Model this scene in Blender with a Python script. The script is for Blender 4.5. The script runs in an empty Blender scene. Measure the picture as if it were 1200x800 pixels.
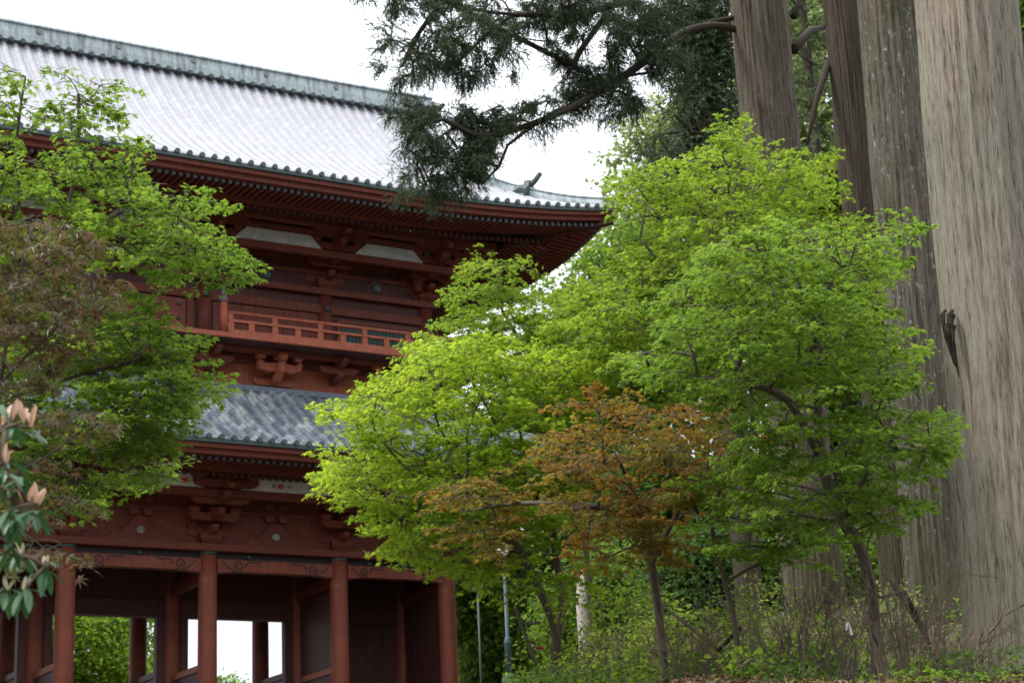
import bpy, math, random
import numpy as np
from mathutils import Vector, Matrix

random.seed(7)
RNG = np.random.default_rng(11)
C = bpy.context.scene.collection
SC = bpy.context.scene
PI = math.pi

# ------------------------------------------------------------------ camera, sky, sun, exposure
W0, H0, FPX = 1200.0, 800.0, 2086.0
YAW, PITCH, ROLL = math.radians(30.05), math.radians(17.15), math.radians(2.8)
Fv = np.array([math.sin(YAW)*math.cos(PITCH), math.cos(YAW)*math.cos(PITCH), math.sin(PITCH)])
R0 = np.array([math.cos(YAW), -math.sin(YAW), 0.0])
U0 = np.cross(R0, Fv)
Xi = math.cos(ROLL)*R0 - math.sin(ROLL)*U0
Yu = math.sin(ROLL)*R0 + math.cos(ROLL)*U0
cam_d = bpy.data.cameras.new('camera')
cam = bpy.data.objects.new('camera', cam_d); C.objects.link(cam)
m = Matrix.Identity(4)
for i in range(3):
    m[i][0] = Xi[i]; m[i][1] = Yu[i]; m[i][2] = -Fv[i]; m[i][3] = 0.0
cam.matrix_world = m
cam_d.sensor_width = 36.0; cam_d.sensor_fit = 'HORIZONTAL'
cam_d.lens = FPX/W0*36.0
cam_d.clip_start = 0.1; cam_d.clip_end = 6000
cam_d.dof.use_dof = True; cam_d.dof.focus_distance = 17.5; cam_d.dof.aperture_fstop = 3.9
SC.camera = cam

SUN_EL, SUN_AZ = math.radians(52), math.radians(-84)     # azimuth from +y towards +x
world = bpy.data.worlds.new('World'); SC.world = world
world.use_nodes = True
nt = world.node_tree; nt.nodes.clear()
w_out = nt.nodes.new('ShaderNodeOutputWorld'); w_bg = nt.nodes.new('ShaderNodeBackground')
sky = nt.nodes.new('ShaderNodeTexSky'); sky.sky_type = 'NISHITA'; sky.sun_disc = False
sky.sun_elevation = SUN_EL; sky.sun_rotation = SUN_AZ
w_co = nt.nodes.new('ShaderNodeTexCoord'); w_no = nt.nodes.new('ShaderNodeTexNoise')
w_no.inputs['Scale'].default_value = 2.2; w_no.inputs['Detail'].default_value = 6
w_ra = nt.nodes.new('ShaderNodeMapRange')
w_ra.inputs['From Min'].default_value = 0.3; w_ra.inputs['From Max'].default_value = 0.7
w_ra.inputs['To Min'].default_value = 0.86; w_ra.inputs['To Max'].default_value = 0.98
w_mix = nt.nodes.new('ShaderNodeMix'); w_mix.data_type = 'RGBA'
w_mix.inputs[7].default_value = (10.2, 10.6, 11.2, 1)           # the overcast cloud layer
nt.links.new(w_co.outputs['Generated'], w_no.inputs['Vector'])
nt.links.new(w_no.outputs[0], w_ra.inputs['Value'])
nt.links.new(w_ra.outputs[0], w_mix.inputs[0])
nt.links.new(sky.outputs[0], w_mix.inputs[6])
w_sep = nt.nodes.new('ShaderNodeSeparateXYZ'); nt.links.new(w_co.outputs['Generated'], w_sep.inputs[0])
w_gr = nt.nodes.new('ShaderNodeMapRange')                       # overcast sky: zenith brighter than the horizon
w_gr.inputs['From Min'].default_value = 0.0; w_gr.inputs['From Max'].default_value = 1.0
w_gr.inputs['To Min'].default_value = 0.42; w_gr.inputs['To Max'].default_value = 1.45
nt.links.new(w_sep.outputs[2], w_gr.inputs['Value'])
w_mul = nt.nodes.new('ShaderNodeVectorMath'); w_mul.operation = 'SCALE'
nt.links.new(w_mix.outputs[2], w_mul.inputs[0]); nt.links.new(w_gr.outputs[0], w_mul.inputs['Scale'])
nt.links.new(w_mul.outputs[0], w_bg.inputs['Color'])
w_bg.inputs['Strength'].default_value = 0.11
nt.links.new(w_bg.outputs[0], w_out.inputs['Surface'])

sun_d = bpy.data.lights.new('sun', 'SUN'); sun_d.energy = 2.0; sun_d.angle = math.radians(12)
sun_d.color = (1.0, 0.95, 0.87)
sun = bpy.data.objects.new('sun', sun_d); C.objects.link(sun)
sd = Vector((math.sin(SUN_AZ)*math.cos(SUN_EL), math.cos(SUN_AZ)*math.cos(SUN_EL), math.sin(SUN_EL)))
sun.rotation_euler = sd.to_track_quat('Z', 'Y').to_euler()
sun.location = (0, 20, 60)
SC.view_settings.view_transform = 'Standard'; SC.view_settings.look = 'None'
SC.view_settings.exposure = 0.9; SC.view_settings.gamma = 1.0
SC.render.engine = 'CYCLES'
SC.cycles.max_bounces = 8; SC.cycles.transparent_max_bounces = 4

# ------------------------------------------------------------------ helpers
def at(px, py, dist):
    a = (px-W0/2)/FPX; b = -(py-H0/2)/FPX
    return (Fv + a*Xi + b*Yu)*dist

def tag(o, label=None, cat=None, group=None, kind=None):
    if label: o['label'] = label
    if cat: o['category'] = cat
    if group: o['group'] = group
    if kind: o['kind'] = kind
    return o

def empty(name, loc, label, cat, group=None):
    o = bpy.data.objects.new(name, None); C.objects.link(o)
    o.location = Vector([float(v) for v in loc]); o.empty_display_size = 0.2
    return tag(o, label, cat, group)

def link(name, me, parent=None):
    o = bpy.data.objects.new(name, me); C.objects.link(o)
    if parent: o.parent = parent
    return o

def fast_mesh(name, V, F, mat, smooth=False, mat_idx=None):
    """V (n,3), F (m,k) arrays of one face size."""
    me = bpy.data.meshes.new(name)
    V = np.asarray(V, np.float32); F = np.asarray(F, np.int32)
    k = F.shape[1]
    me.vertices.add(len(V)); me.vertices.foreach_set('co', V.ravel())
    me.loops.add(F.size); me.loops.foreach_set('vertex_index', F.ravel())
    me.polygons.add(len(F))
    me.polygons.foreach_set('loop_start', np.arange(0, F.size, k, dtype=np.int32))
    me.polygons.foreach_set('use_smooth', np.full(len(F), smooth, dtype=bool))
    me.update(calc_edges=True)
    me.materials.append(mat)
    return me

class MB:
    def __init__(s): s.v = []; s.f = []
    def add(s, vs, fs):
        o = len(s.v); s.v.extend([tuple(map(float, p)) for p in vs]); s.f.extend([tuple(i+o for i in q) for q in fs])
    def box(s, x0, x1, y0, y1, z0, z1):
        s.add([(x0,y0,z0),(x1,y0,z0),(x1,y1,z0),(x0,y1,z0),(x0,y0,z1),(x1,y0,z1),(x1,y1,z1),(x0,y1,z1)],
              [(0,3,2,1),(4,5,6,7),(0,1,5,4),(1,2,6,5),(2,3,7,6),(3,0,4,7)])
    def frus(s, cx, cy, z0, z1, a0, a1):        # square frustum: half sizes a0 (bottom) a1 (top)
        s.add([(cx-a0,cy-a0,z0),(cx+a0,cy-a0,z0),(cx+a0,cy+a0,z0),(cx-a0,cy+a0,z0),(cx-a1,cy-a1,z1),(cx+a1,cy-a1,z1),(cx+a1,cy+a1,z1),(cx-a1,cy+a1,z1)],
              [(0,3,2,1),(4,5,6,7),(0,1,5,4),(1,2,6,5),(2,3,7,6),(3,0,4,7)])
    def prism(s, poly, axis, t0, t1):
        """poly: 2-D outline; axis 'y': outline in xz, thickness along y; 'x': outline in yz; 'z': outline in xy."""
        n = len(poly)
        def p3(p, t):
            return (p[0], t, p[1]) if axis == 'y' else ((t, p[0], p[1]) if axis == 'x' else (p[0], p[1], t))
        vs = [p3(p, t0) for p in poly]+[p3(p, t1) for p in poly]
        fs = [tuple(range(n)), tuple(range(2*n-1, n-1, -1))]
        fs += [(i, i+n, (i+1) % n+n, (i+1) % n) for i in range(n)]
        s.add(vs, fs)
    def lathe(s, prof, c=(0,0,0), n=16):
        o = []
        for r, z in prof:
            for k in range(n):
                a = 2*PI*k/n; o.append((c[0]+r*math.cos(a), c[1]+r*math.sin(a), c[2]+z))
        fs = []
        for j in range(len(prof)-1):
            for k in range(n):
                fs.append((j*n+k, j*n+(k+1) % n, (j+1)*n+(k+1) % n, (j+1)*n+k))
        fs.append(tuple(range(n-1, -1, -1))); fs.append(tuple((len(prof)-1)*n+k for k in range(n)))
        s.add(o, fs)
    def tube(s, pts, rad, n=6):
        pts = [np.asarray(p, float) for p in pts]
        if np.isscalar(rad): rad = [rad]*len(pts)
        ref = np.array([0.13, 0.21, 0.97]); o = []; pd = np.array([0.0, 0.0, 1.0])
        for i, p in enumerate(pts):
            d = pts[min(i+1, len(pts)-1)]-pts[max(i-1, 0)]
            ld = np.linalg.norm(d); d = d/ld if ld > 1e-5 else pd
            pd = d; u = np.cross(d, ref); nu = np.linalg.norm(u)
            if nu < 0.15: u = np.cross(d, np.array([1.0, 0.1, 0.0])); nu = np.linalg.norm(u)
            u /= nu; w = np.cross(d, u)
            for k in range(n):
                a = 2*PI*k/n; o.append(p+rad[i]*(math.cos(a)*u+math.sin(a)*w))
        fs = []
        for j in range(len(pts)-1):
            for k in range(n):
                fs.append((j*n+k, j*n+(k+1) % n, (j+1)*n+(k+1) % n, (j+1)*n+k))
        fs.append(tuple(range(n-1, -1, -1))); fs.append(tuple((len(pts)-1)*n+k for k in range(n)))
        s.add(o, fs)
    def build(s, name, mat, parent=None, smooth=False, bevel=0):
        me = bpy.data.meshes.new(name); me.from_pydata(s.v, [], s.f); me.validate()
        me.materials.append(mat)
        if smooth: me.polygons.foreach_set('use_smooth', [True]*len(me.polygons))
        me.update()
        o = link(name, me, parent)
        if bevel:
            b = o.modifiers.new('bevel', 'BEVEL'); b.width = bevel; b.segments = 2; b.limit_method = 'ANGLE'
        return o

# ------------------------------------------------------------------ materials
def new_mat(name):
    mt = bpy.data.materials.new(name); mt.use_nodes = True
    t = mt.node_tree; b = t.nodes['Principled BSDF']
    return mt, t, b
def nd(t, kind, **kw):
    n = t.nodes.new(kind)
    for k, v in kw.items():
        if k in n.inputs: n.inputs[k].default_value = v
        else: setattr(n, k, v)
    return n
def ramp(t, fac, stops):
    r = t.nodes.new('ShaderNodeValToRGB'); e = r.color_ramp.elements
    while len(e) < len(stops): e.new(0.5)
    for el, (p, c) in zip(e, stops):
        el.position = p; el.color = (c[0], c[1], c[2], 1)
    t.links.new(fac, r.inputs[0]); return r
def noise(t, scale, detail=4, vec=None, rough=0.55, stretch=None, coord='Object'):
    tc = t.nodes.new('ShaderNodeTexCoord'); n = nd(t, 'ShaderNodeTexNoise', Scale=scale, Detail=detail, Roughness=rough)
    if stretch:
        mp = t.nodes.new('ShaderNodeMapping'); mp.inputs['Scale'].default_value = stretch
        t.links.new(tc.outputs[coord], mp.inputs[0]); t.links.new(mp.outputs[0], n.inputs['Vector'])
    else: t.links.new(tc.outputs[coord], n.inputs['Vector'])
    return n
def mixc(t, fac, a, b, mode='MIX'):
    mx = t.nodes.new('ShaderNodeMix'); mx.data_type = 'RGBA'; mx.blend_type = mode
    for s, i in ((fac, 0), (a, 6), (b, 7)):
        if hasattr(s, 'links') or isinstance(s, bpy.types.NodeSocket): t.links.new(s, mx.inputs[i])
        elif i == 0: mx.inputs[0].default_value = s
        else: mx.inputs[i].default_value = (s[0], s[1], s[2], 1)
    return mx.outputs[2]
def bump(t, b, h, strength=0.4, dist=0.02):
    bp = nd(t, 'ShaderNodeBump', Strength=strength, Distance=dist)
    t.links.new(h, bp.inputs['Height']); t.links.new(bp.outputs[0], b.inputs['Normal'])

def paint_mat(name, a, b_, worn, rough=0.6):
    """old iron-oxide paint on timber: streaks, fading, worn spots"""
    mt, t, b = new_mat(name)
    n1 = noise(t, 1.3, 5); n2 = noise(t, 11, 7, stretch=(1, 1, 0.12), rough=0.65); n3 = noise(t, 3.1, 9, rough=0.75)
    c = ramp(t, n1.outputs[0], [(0.3, a), (0.7, b_)])
    rs = ramp(t, n2.outputs[0], [(0.35, (0,0,0)), (0.65, (1,1,1))])
    c2 = mixc(t, rs.outputs[0], c.outputs[0], [v*0.6 for v in a])
    r = ramp(t, n3.outputs[0], [(0.56, (0,0,0)), (0.70, (1,1,1))])
    ml = t.nodes.new('ShaderNodeMath'); ml.operation = 'MULTIPLY'; ml.inputs[1].default_value = 0.55
    t.links.new(r.outputs[0], ml.inputs[0])
    c3 = mixc(t, ml.outputs[0], c2, worn)
    t.links.new(c3, b.inputs['Base Color']); b.inputs['Roughness'].default_value = rough
    b.inputs['Specular IOR Level'].default_value = 0.3
    bump(t, b, n2.outputs[0], 0.25, 0.01)
    return mt
RED = paint_mat('red_painted_timber', (0.20, 0.047, 0.029), (0.14, 0.036, 0.025), (0.22, 0.11, 0.077))
COLRED = paint_mat('lit_faded_red_timber', (0.27, 0.072, 0.040), (0.19, 0.05, 0.032), (0.28, 0.16, 0.11))  # brighter light of the lower storey mixed into the red; faded patches too
LITRED = paint_mat('lit_red_timber', (0.42, 0.115, 0.06), (0.33, 0.086, 0.046), (0.42, 0.25, 0.18))  # same red paint, light on balcony and rails put into a brighter tone
SHADERED = paint_mat('shaded_red_timber', (0.095, 0.034, 0.030), (0.072, 0.028, 0.026), (0.09, 0.05, 0.042))  # same red paint, darkened to carry the shade under eaves and inside
def plain(name, col, rough=0.5, metal=0.0, var=0.25, sc=6):
    mt, t, b = new_mat(name); n = noise(t, sc, 5)
    c = ramp(t, n.outputs[0], [(0.3, [v*(1-var) for v in col]), (0.7, [min(1, v*(1+var)) for v in col])])
    t.links.new(c.outputs[0], b.inputs['Base Color']); b.inputs['Roughness'].default_value = rough
    b.inputs['Metallic'].default_value = metal
    bump(t, b, n.outputs[0], 0.15, 0.005)
    return mt
BRONZE = plain('dark_verdigris_bronze', (0.035, 0.06, 0.06), 0.5)
SHADEW = plain('recess_shade_timber', (0.03, 0.018, 0.02), 0.7)  # near black: shade of recess, carved grooves and ceiling put into the colour
TEAL = plain('teal_painted_lattice', (0.02, 0.06, 0.06), 0.6)
TEALP = plain('teal_lamp_paint', (0.03, 0.065, 0.075), 0.55, var=0.15)
GREYP = plain('grey_pole_metal', (0.05, 0.06, 0.055), 0.6)
CAPG = plain('post_cap_grey', (0.13, 0.10, 0.11), 0.45, sc=14)
GLASS = plain('frosted_lamp_glass', (0.5, 0.5, 0.5), 0.25, var=0.05)
STONE = plain('granite', (0.30, 0.29, 0.27), 0.8, sc=12)
REDCL = plain('red_cloth', (0.28, 0.03, 0.03), 0.8)
PAPER = plain('white_paper', (0.8, 0.8, 0.8), 0.8, var=0.03)
RAFEND = plain('grey_green_rafter_tip', (0.055, 0.062, 0.068), 0.6)
RAFDARK = plain('dark_rafter_tip', (0.03, 0.028, 0.03), 0.7)

def panel_mat(name, spots):
    """white plaster band with small painted blossoms and green sprigs"""
    mt, t, b = new_mat(name)
    n = noise(t, 4, 6); g = noise(t, 7, 3, rough=0.7); v = nd(t, 'ShaderNodeTexVoronoi', Scale=1.1)
    tc = t.nodes.new('ShaderNodeTexCoord'); t.links.new(tc.outputs['Object'], v.inputs['Vector'])
    base = ramp(t, n.outputs[0], [(0.3, (0.50, 0.50, 0.50)), (0.7, (0.68, 0.68, 0.67))])
    gm = ramp(t, g.outputs[0], [(0.58, (0,0,0)), (0.63, (1,1,1))])
    c = mixc(t, gm.outputs[0], base.outputs[0], (0.20, 0.30, 0.26) if spots else (0.30, 0.42, 0.38))
    if spots:
        vm = ramp(t, v.outputs['Distance'], [(0.13, (1,1,1)), (0.17, (0,0,0))])
        c = mixc(t, vm.outputs[0], c, (0.62, 0.10, 0.05))
    t.links.new(c, b.inputs['Base Color']); b.inputs['Roughness'].default_value = 0.8
    return mt
PANEL_LOW = panel_mat('plaster_with_blossoms', False)
PANEL_UP = panel_mat('plaster_with_sprigs', False)
for n_ in PANEL_UP.node_tree.nodes:
    if n_.type == 'VALTORGB' and n_.color_ramp.elements[0].color[0] > 0.3:
        n_.color_ramp.elements[0].color = (0.32, 0.34, 0.36, 1); n_.color_ramp.elements[1].color = (0.50, 0.52, 0.54, 1)

def roof_mat(name, light):
    mt, t, b = new_mat(name)
    tc = t.nodes.new('ShaderNodeTexCoord'); sp = t.nodes.new('ShaderNodeSeparateXYZ')
    t.links.new(tc.outputs['Object'], sp.inputs[0])
    def fl(sock, step):
        d = t.nodes.new('ShaderNodeMath'); d.operation = 'DIVIDE'; d.inputs[1].default_value = step
        f = t.nodes.new('ShaderNodeMath'); f.operation = 'FLOOR'
        t.links.new(sock, d.inputs[0]); t.links.new(d.outputs[0], f.inputs[0]); return f.outputs[0], d.outputs[0]
    cx, dx = fl(sp.outputs[0], 0.2); cy, dy = fl(sp.outputs[1], 0.34)
    cb = t.nodes.new('ShaderNodeCombineXYZ'); t.links.new(cx, cb.inputs[0]); t.links.new(cy, cb.inputs[1])
    wn = t.nodes.new('ShaderNodeTexWhiteNoise'); t.links.new(cb.outputs[0], wn.inputs['Vector'])
    n = noise(t, 2.2, 8, rough=0.72, stretch=(1, 0.45, 1)); n2 = noise(t, 6, 6)
    ad = t.nodes.new('ShaderNodeMath'); ad.operation = 'MULTIPLY_ADD'; ad.inputs[1].default_value = 0.14 if light else 0.26
    t.links.new(wn.outputs['Value'], ad.inputs[0])
    m2 = t.nodes.new('ShaderNodeMath'); m2.operation = 'MULTIPLY'; m2.inputs[1].default_value = 0.86 if light else 0.8
    t.links.new(n.outputs[0], m2.inputs[0]); t.links.new(m2.outputs[0], ad.inputs[2])
    if light: st = [(0.25, (0.26, 0.26, 0.295)), (0.5, (0.31, 0.31, 0.343)), (0.75, (0.385, 0.39, 0.415))]
    else: st = [(0.25, (0.11, 0.125, 0.165)), (0.45, (0.17, 0.195, 0.235)), (0.56, (0.28, 0.315, 0.34)), (0.72, (0.52, 0.57, 0.57))]
    c = ramp(t, ad.outputs[0], st)
    c2 = mixc(t, 0.25, c.outputs[0], n2.outputs[1], 'OVERLAY')
    # seams between the copper tiles
    fr = t.nodes.new('ShaderNodeMath'); fr.operation = 'FRACT'; t.links.new(dy, fr.inputs[0])
    sm = ramp(t, fr.outputs[0], [(0.0, (0,0,0)), (0.09, (1,1,1))])
    c3 = mixc(t, sm.outputs[0], [v*(0.8 if light else 0.6) for v in st[0][1]], c2)
    t.links.new(c3, b.inputs['Base Color'])
    b.inputs['Roughness'].default_value = 0.48; b.inputs['Metallic'].default_value = 0.1
    bump(t, b, sm.outputs[0], 0.5, 0.015)
    return mt
ROOF_UP = roof_mat('sky_sheen_weathered_copper', True)  # same weathered copper, paler: the sky's reflection painted into the tile colour
ROOF_LOW = roof_mat('slate_blue_copper_tile', False)

def verdigris():
    mt, t, b = new_mat('verdigris_copper_sheet')
    n = noise(t, 2.0, 7, stretch=(3.5, 1, 0.5)); n2 = noise(t, 9, 4)
    c = ramp(t, n.outputs[0], [(0.28, (0.13, 0.14, 0.155)), (0.45, (0.25, 0.295, 0.31)), (0.58, (0.37, 0.44, 0.455)), (0.75, (0.21, 0.22, 0.245))])
    c2 = mixc(t, 0.2, c.outputs[0], n2.outputs[1], 'OVERLAY')
    t.links.new(c2, b.inputs['Base Color']); b.inputs['Roughness'].default_value = 0.5
    return mt
VERD = verdigris()

def bark_mat(name, dark, mid, light, lichen=0.0, moss=0.0, scale=1.0, attr=False):
    mt, t, b = new_mat(name)
    s1 = noise(t, 16*scale, 8, rough=0.75, stretch=(1, 1, 0.075)); s2 = noise(t, 60*scale, 8, rough=0.8, stretch=(1, 1, 0.06))
    big = noise(t, 3.2, 5, stretch=(1, 1, 0.09), rough=0.6); li = noise(t, 17, 8, rough=0.75, stretch=(1, 1, 0.45)); mo = noise(t, 1.6, 5, stretch=(1, 1, 0.3))
    if attr:                     # coordinates that follow the leaning trunk
        an = t.nodes.new('ShaderNodeAttribute'); an.attribute_name = 'bark'
        for n_ in t.nodes:
            if n_.type == 'MAPPING':
                for l_ in list(n_.inputs[0].links): t.links.remove(l_)
                t.links.new(an.outputs['Vector'], n_.inputs[0])
    ad = t.nodes.new('ShaderNodeMath'); ad.operation = 'MULTIPLY_ADD'; ad.inputs[1].default_value = 0.62
    t.links.new(s2.outputs[0], ad.inputs[0]); h = t.nodes.new('ShaderNodeMath'); h.operation = 'MULTIPLY'; h.inputs[1].default_value = 0.38
    t.links.new(s1.outputs[0], h.inputs[0]); t.links.new(h.outputs[0], ad.inputs[2])
    c = ramp(t, ad.outputs[0], [(0.405, dark), (0.452, mid), (0.55, light), (0.64, mid)])
    tint = ramp(t, big.outputs[0], [(0.35, (0.44, 0.455, 0.40)), (0.5, (0.52, 0.51, 0.48)), (0.62, (0.60, 0.50, 0.46))])
    col = mixc(t, 0.55, c.outputs[0], tint.outputs[0], 'OVERLAY')
    if attr:                     # green algae on the foot of the trunk
        sz = t.nodes.new('ShaderNodeSeparateXYZ'); t.links.new(an.outputs['Vector'], sz.inputs[0])
        mr = t.nodes.new('ShaderNodeMapRange'); mr.inputs['From Min'].default_value = 0.2; mr.inputs['From Max'].default_value = 3.2
        mr.inputs['To Min'].default_value = 0.85; mr.inputs['To Max'].default_value = 0.0; t.links.new(sz.outputs[2], mr.inputs['Value'])
        mm2 = t.nodes.new('ShaderNodeMath'); mm2.operation = 'MULTIPLY'; t.links.new(mr.outputs[0], mm2.inputs[0]); t.links.new(mo.outputs[0], mm2.inputs[1])
        col = mixc(t, mm2.outputs[0], col, (0.075, 0.085, 0.035))
    if moss:
        mm = ramp(t, mo.outputs[0], [(0.52, (0,0,0)), (0.68, (moss, moss, moss))]); col = mixc(t, mm.outputs[0], col, (0.055, 0.06, 0.022))
    if lichen:
        lm = ramp(t, li.outputs[0], [(0.66-0.06*lichen, (0,0,0)), (0.71-0.06*lichen, (1,1,1))]); col = mixc(t, lm.outputs[0], col, (0.42, 0.45, 0.42))
    t.links.new(col, b.inputs['Base Color']); b.inputs['Roughness'].default_value = 0.85; b.inputs['Specular IOR Level'].default_value = 0.2
    bump(t, b, ad.outputs[0], 1.0, 0.06)
    return mt
BARK_PALE = bark_mat('pale_stringy_cedar_bark', (0.06, 0.048, 0.036), (0.205, 0.182, 0.148), (0.37, 0.345, 0.295), 0.1, 0.3, attr=True)
BARK_LICH = bark_mat('lichened_cedar_bark', (0.028, 0.023, 0.017), (0.095, 0.083, 0.064), (0.185, 0.17, 0.14), 1.15, 0.8, attr=True)
BARK_BROWN = bark_mat('brown_cedar_bark', (0.035, 0.026, 0.02), (0.10, 0.082, 0.064), (0.17, 0.145, 0.12), 0.5, 0.5, attr=True)
BARK_DARK = bark_mat('dark_cedar_bark', (0.02, 0.015, 0.011), (0.055, 0.043, 0.032), (0.095, 0.077, 0.06), 0.3, 0.4, attr=True)
BARK_LIMB = bark_mat('dark_limb_bark', (0.018, 0.014, 0.01), (0.04, 0.032, 0.025), (0.065, 0.053, 0.042), 0.3, 0.4)
BARK_MAPLE = bark_mat('maple_bark', (0.05, 0.042, 0.032), (0.125, 0.108, 0.085), (0.21, 0.185, 0.15), 0.3, 0.6, 2.0)
BARK_DEAD = bark_mat('bleached_dead_wood', (0.25, 0.22, 0.19), (0.5, 0.46, 0.42), (0.66, 0.62, 0.57), 0.0, 0.3, 2.0)
TWIG_TAN = bark_mat('dry_tan_twig', (0.10, 0.075, 0.05), (0.22, 0.17, 0.12), (0.32, 0.26, 0.20), 0.0, 0.0, 3.0)
TWIG_BROWN = bark_mat('brown_twig', (0.09, 0.065, 0.05), (0.19, 0.145, 0.115), (0.28, 0.225, 0.18), 0.0, 0.0, 3.0)

def leaf_mat(name, cols, trans, tf=0.45, rough=0.45, spec=0.35):
    """cols: ramp of leaf colours chosen per leaf; trans: colour the light takes through a leaf"""
    mt, t, b = new_mat(name)
    g = t.nodes.new('ShaderNodeAttribute')
    n = len(cols)
    g.attribute_name = 'tone'
    c = ramp(t, g.outputs['Fac'], [(i/(n-1), cl) for i, cl in enumerate(cols)])
    c2 = ramp(t, g.outputs['Fac'], [(i/(n-1), [0.5*trans[k]+0.5*min(1, cl[k]*trans[k]/(sum(q[k] for q in cols)/n+1e-6)) for k in range(3)]) for i, cl in enumerate(cols)])
    t.links.new(c.outputs[0], b.inputs['Base Color']); b.inputs['Roughness'].default_value = rough
    b.inputs['Specular IOR Level'].default_value = spec
    tr = t.nodes.new('ShaderNodeBsdfTranslucent'); t.links.new(c2.outputs[0], tr.inputs['Color'])
    mx = t.nodes.new('ShaderNodeMixShader'); mx.inputs[0].default_value = tf
    out = t.nodes['Material Output']
    t.links.new(b.outputs[0], mx.inputs[1]); t.links.new(tr.outputs[0], mx.inputs[2]); t.links.new(mx.outputs[0], out.inputs[0])
    return mt
LEAF_YG = leaf_mat('yellow_green_maple_leaf', [(0.08, 0.17, 0.012), (0.14, 0.25, 0.016), (0.21, 0.31, 0.022)], (0.41, 0.545, 0.04), 0.54, 0.5, 0.15)
LEAF_G = leaf_mat('green_maple_leaf', [(0.05, 0.115, 0.012), (0.085, 0.165, 0.014), (0.135, 0.215, 0.02)], (0.255, 0.395, 0.042), 0.49, 0.5, 0.2)
LEAF_MG = leaf_mat('fresh_green_maple_leaf', [(0.065, 0.14, 0.012), (0.11, 0.20, 0.015), (0.17, 0.26, 0.022)], (0.32, 0.45, 0.040), 0.51, 0.5, 0.2)
LEAF_OR = leaf_mat('orange_brown_maple_leaf', [(0.06, 0.115, 0.014), (0.11, 0.10, 0.016), (0.135, 0.078, 0.018), (0.155, 0.06, 0.02)], (0.33, 0.215, 0.035), 0.45, 0.5, 0.2)
LEAF_RB = leaf_mat('red_brown_cutleaf_maple', [(0.055, 0.10, 0.018), (0.07, 0.085, 0.02), (0.085, 0.055, 0.024), (0.095, 0.045, 0.032), (0.13, 0.075, 0.055)], (0.22, 0.19, 0.05), 0.36, 0.35, 0.5)
LEAF_CED = leaf_mat('dark_cedar_needles', [(0.022, 0.04, 0.018), (0.034, 0.055, 0.023), (0.052, 0.075, 0.032)], (0.06, 0.095, 0.03), 0.2, 0.6)
LEAF_CEDL = leaf_mat('mid_cedar_needles', [(0.05, 0.085, 0.03), (0.075, 0.11, 0.04), (0.10, 0.14, 0.055)], (0.11, 0.17, 0.05), 0.25, 0.6)
LEAF_FAR = leaf_mat('far_broadleaf', [(0.045, 0.10, 0.016), (0.075, 0.14, 0.02), (0.12, 0.19, 0.03)], (0.24, 0.38, 0.04), 0.45, 0.5, 0.2)
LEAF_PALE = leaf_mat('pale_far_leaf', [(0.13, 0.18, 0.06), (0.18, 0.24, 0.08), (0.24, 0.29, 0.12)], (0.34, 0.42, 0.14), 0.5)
LEAF_DK = leaf_mat('dark_broadleaf', [(0.025, 0.06, 0.014), (0.04, 0.085, 0.018), (0.065, 0.12, 0.024)], (0.13, 0.23, 0.03), 0.4, 0.5, 0.2)
LEAF_SHR = leaf_mat('yellow_green_shrub_leaf', [(0.10, 0.16, 0.02), (0.16, 0.23, 0.028), (0.22, 0.28, 0.04)], (0.34, 0.44, 0.05), 0.45)
LEAF_GLOSS = leaf_mat('glossy_dark_leaf', [(0.022, 0.075, 0.03), (0.035, 0.10, 0.038), (0.05, 0.12, 0.05)], (0.06, 0.17, 0.04), 0.18, 0.42, 0.35)
LEAF_PEACH = leaf_mat('peach_new_leaf', [(0.42, 0.25, 0.16), (0.48, 0.30, 0.20), (0.46, 0.33, 0.23)], (0.5, 0.26, 0.15), 0.25, 0.5)
LEAF_CREAM = leaf_mat('cream_new_leaf', [(0.46, 0.38, 0.25), (0.52, 0.45, 0.32)], (0.5, 0.42, 0.24), 0.25, 0.5)
LEAF_LIT = leaf_mat('brown_leaf_litter', [(0.10, 0.06, 0.035), (0.16, 0.10, 0.06), (0.22, 0.15, 0.09), (0.09, 0.06, 0.045)], (0.15, 0.09, 0.04), 0.1, 0.8, 0.1)

# ------------------------------------------------------------------ ground
GP = np.array([  # x, y, z control points of the land
    (10.1,17.5,2.1),(10.7,16.0,2.02),(11.2,14.5,1.88),(11.6,13.2,1.58),(15.4,15.7,1.95),(13.3,14.5,1.86),(20.4,25.1,4.5),(23.9,26.5,5.0),(19.7,21,3.6),
    (26,38,5.3),(12.6,20.9,2.7),(15.5,26,3.5),(13,40,3.3),(17,53,4.4),(5,53,4.3),(28,53,4.6),(38,53,6),(0,0,-1.6),(-8,8,-1.6),(5,5,-1.5),(7.5,9,-0.9),
    (-10,30,0.6),(0,30,1.2),(4,20,0.0),(-20,45,3.6),(20,66,4.6),(0,66,4.6),(40,70,5.0),(34,36,7),(26,18,4.4),(18,10,2.0),(12,6,0.0),(20,-5,-0.8),(-20,-10,-1.6),(60,40,9),(-40,20,-1),(17,49,4.2),(22,48,4.2),(20,36,3.4),(10,36,2.6),(12,30,2.9),(8,26,1.6),(10,46,3.6),(16,44,3.9)])
_low = []
for _x in (240, 330, 420, 500, 560, 600):
    for _d in (14, 18, 22, 26, 30, 34, 38, 42, 46, 50):
        _p = at(_x, 838, _d); _low.append((_p[0], _p[1], _p[2]))
GP = np.vstack([GP, np.array(_low)])
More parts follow.
